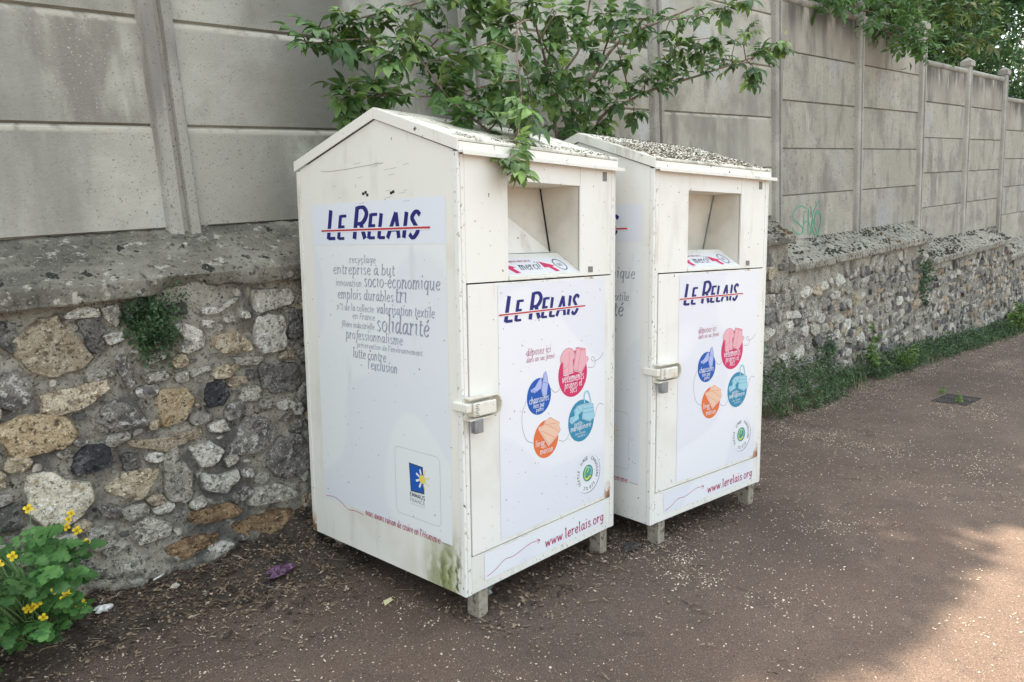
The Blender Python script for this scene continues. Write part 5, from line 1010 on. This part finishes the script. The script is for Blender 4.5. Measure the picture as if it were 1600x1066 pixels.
while len(pts) < 7500 and t < 90000:
    t += 1; x = rp.uniform(-2.3, .35); y = rp.uniform(.3, 1.33); k = (y - .55 - .12*sin(x*4))/.6
    if x > -.15 and y < .95: k *= .5
    if rp.random() < max(0, min(1, k))**1.3 + .02: pts.append((x, y, ground_h(x, y)))
for k in range(2600):
    x = rp.uniform(.0, 2.5); y = rp.gauss(.10, .16); pts.append((x, y + .03*x, ground_h(x, y)))
for k in range(2600):
    x = 2.3 + 10*rp.random()**1.4; y = rp.gauss(.98, .13) - (.25*rp.random() if x < 4.6 else 0); pts.append((x, min(y, 1.28), ground_h(x, y)))
flakes('dead_leaf_litter', pts, .010, .040, M['mulch'], 'dark dead leaves and bark bits heaped at the wall foot', .006, .5, (.25,.6))
q = MB()
for k in range(420):
    x = rp.uniform(-2.1, 1.2) if k < 330 else rp.uniform(0, 5); y = rp.uniform(.35, 1.3) if k < 330 else rp.uniform(-1.2, .9); L = rp.uniform(.03, .13); a = rp.uniform(0, pi); z = ground_h(x, y) + .006
    q.tube([(x,y,z),(x+L*.5*cos(a),y+L*.5*sin(a),z+rp.uniform(.002,.014)),(x+L*cos(a+rp.uniform(-.4,.4)),y+L*sin(a),ground_h(x+L*cos(a), y+L*sin(a))+.005)], [.0018,.0022,.0012], 4)
tag(obj('fallen_twigs', q, M['mulch']), 'thin dry twigs scattered on the ground', kind='stuff')

# ------------------------------------------------------------------ small litter, one thing each
def crumple(name, label, cat, loc, s, mat, n=14, flat_=.5):
    rs = random.Random(n*7+len(label)); mb = MB(); k = n
    V = []; rows = 5
    for j in range(rows+1):
        ph = pi*j/rows
        for i in range(k):
            th = 2*pi*i/k; r = 1 + rs.uniform(-.38, .38)
            V.append((s[0]*r*sin(ph)*cos(th), s[1]*r*sin(ph)*sin(th), max(0, s[2]*(1 + r*cos(ph)*.9))))
    mb.add(V, [(j*k+i, j*k+(i+1) % k, (j+1)*k+(i+1) % k, (j+1)*k+i) for j in range(rows) for i in range(k)])
    o = obj(name, mb, mat, loc=loc); tag(o, label, cat); return o
M['purple'] = material('purple_plastic', (.13,.06,.12), [((.22,.12,.20), 40,.45,.6), ((.06,.03,.05), 60,.5,.6)], rough=.45, bump=[(40,.02,4)])
M['whitepaper'] = flat('white_paper', (.75,.74,.71), .8); M['kraft'] = flat('yellowish_paper', (.55,.52,.30), .8); M['blackscrap'] = material('dark_scrap', (.05,.045,.042), [((.10,.085,.075), 30,.5,.65)], rough=.7)
M['greyplastic'] = material('grey_plastic', (.16,.16,.155), [((.34,.34,.33), 35,.5,.62)], rough=.4); M['bluecap'] = flat('pale_blue_plastic', (.40,.55,.60), .5); M['sand'] = flat('pale_stone', (.50,.44,.35), .9)
crumple('crumpled_wrapper', 'crumpled purple plastic wrapper on the mulch beside the nearer bin', 'wrapper', (-.36,.99,ground_h(-.36,.99)+.002), (.062,.045,.022), M['purple'], 16)
crumple('crumpled_tissue', 'crumpled white paper tissue on the mulch right of the flowering plant', 'tissue', (-1.11,1.13,ground_h(-1.11,1.13)+.004), (.036,.026,.015), M['whitepaper'], 13)
crumple('leather_scrap', 'dark crumpled leathery scrap on the ground in front of the gap between the bins', 'scrap', (1.15,.03,gz(1.15)+.001), (.055,.038,.014), M['blackscrap'], 12)
crumple('plastic_scrap', 'grey crumpled plastic scrap beside the front foot of the nearer bin', 'scrap', (.24,.17,gz(.24)+.001), (.05,.035,.03), M['greyplastic'], 15)
crumple('pebble', 'pale sandy pebble on the mulch near the wall foot', 'pebble', (-.80,1.17,ground_h(-.8,1.17)), (.022,.016,.010), M['sand'], 9)
mb = MB(); mb.tube([(0,0,.005),(.03,.012,.005),(.055,.02,.006)], .0045, 8); tag(obj('cigarette_end', mb, M['whitepaper'], True and None, True, loc=(-.86,1.27,ground_h(-.86,1.27)+.006)), 'white cigarette end on the mulch against the wall foot', 'cigarette end')
mb = MB(); mb.prism([(0,0),(.05,.012),(.058,.036),(.012,.03)], 0, .0015, lambda u, v, a: (u, v, a + .012*abs(sin(u*60)))); tag(obj('paper_scrap', mb, M['kraft'], loc=(-.15,.40,gz(-.15)+.002)), 'small yellowish paper scrap lying before the side of the nearer bin', 'paper scrap')
mb = MB(); mb.tube([(0,0,0),(0,0,.006)], [.016,.014], 14); tag(obj('plastic_disc', mb, M['bluecap'], loc=(1.0,.13,gz(1.0)+.001)), 'pale blue plastic disc on the ground by the foot of the nearer bin', 'plastic disc')
# drain cover
dr = thing('drain_cover', 'dark cast iron drain cover with two grates set in the road beside the far wall', 'drain cover', (6.42,.05,gz(6.42)))
ax = Vector((.30,-.25,-.0215)).normalized(); dr.rotation_euler = (0, math.atan(-SLOPE), 0)
mb = MB()
for x0, x1, y0, y1 in ((-.24,.24,-.16,-.145),(-.24,.24,.145,.16),(-.24,-.225,-.1448,.1448),(.225,.24,-.1448,.1448),(-.012,.012,-.1448,.1448)): mb.box(x0, x1, y0, y1, -.03, .006)
obj('frame', mb, M['iron'], dr)
for s in (-1, 1):
    mb = MB(); cx = s*.119
    for i in range(9): mb.box(cx-.103, cx+.103, -.138 + i*.0312, -.118 + i*.0312, -.02, .004)
    mb.box(cx-.104, cx+.104, -.144, .144, -.03, -.0202); obj('grate', mb, M['iron'], dr)
tuft('drain_weed', 'small green weed sprouting in the middle of the drain cover', (6.35,.02,gz(6.4)+.03), (.05,.03,.04), 70, .035, 'fresh')
tuft('drain_weed', 'small yellowish weed in the road just behind the drain cover', (6.75,.30,gz(6.75)+.02), (.14,.06,.03), 70, .03, 'fresh')
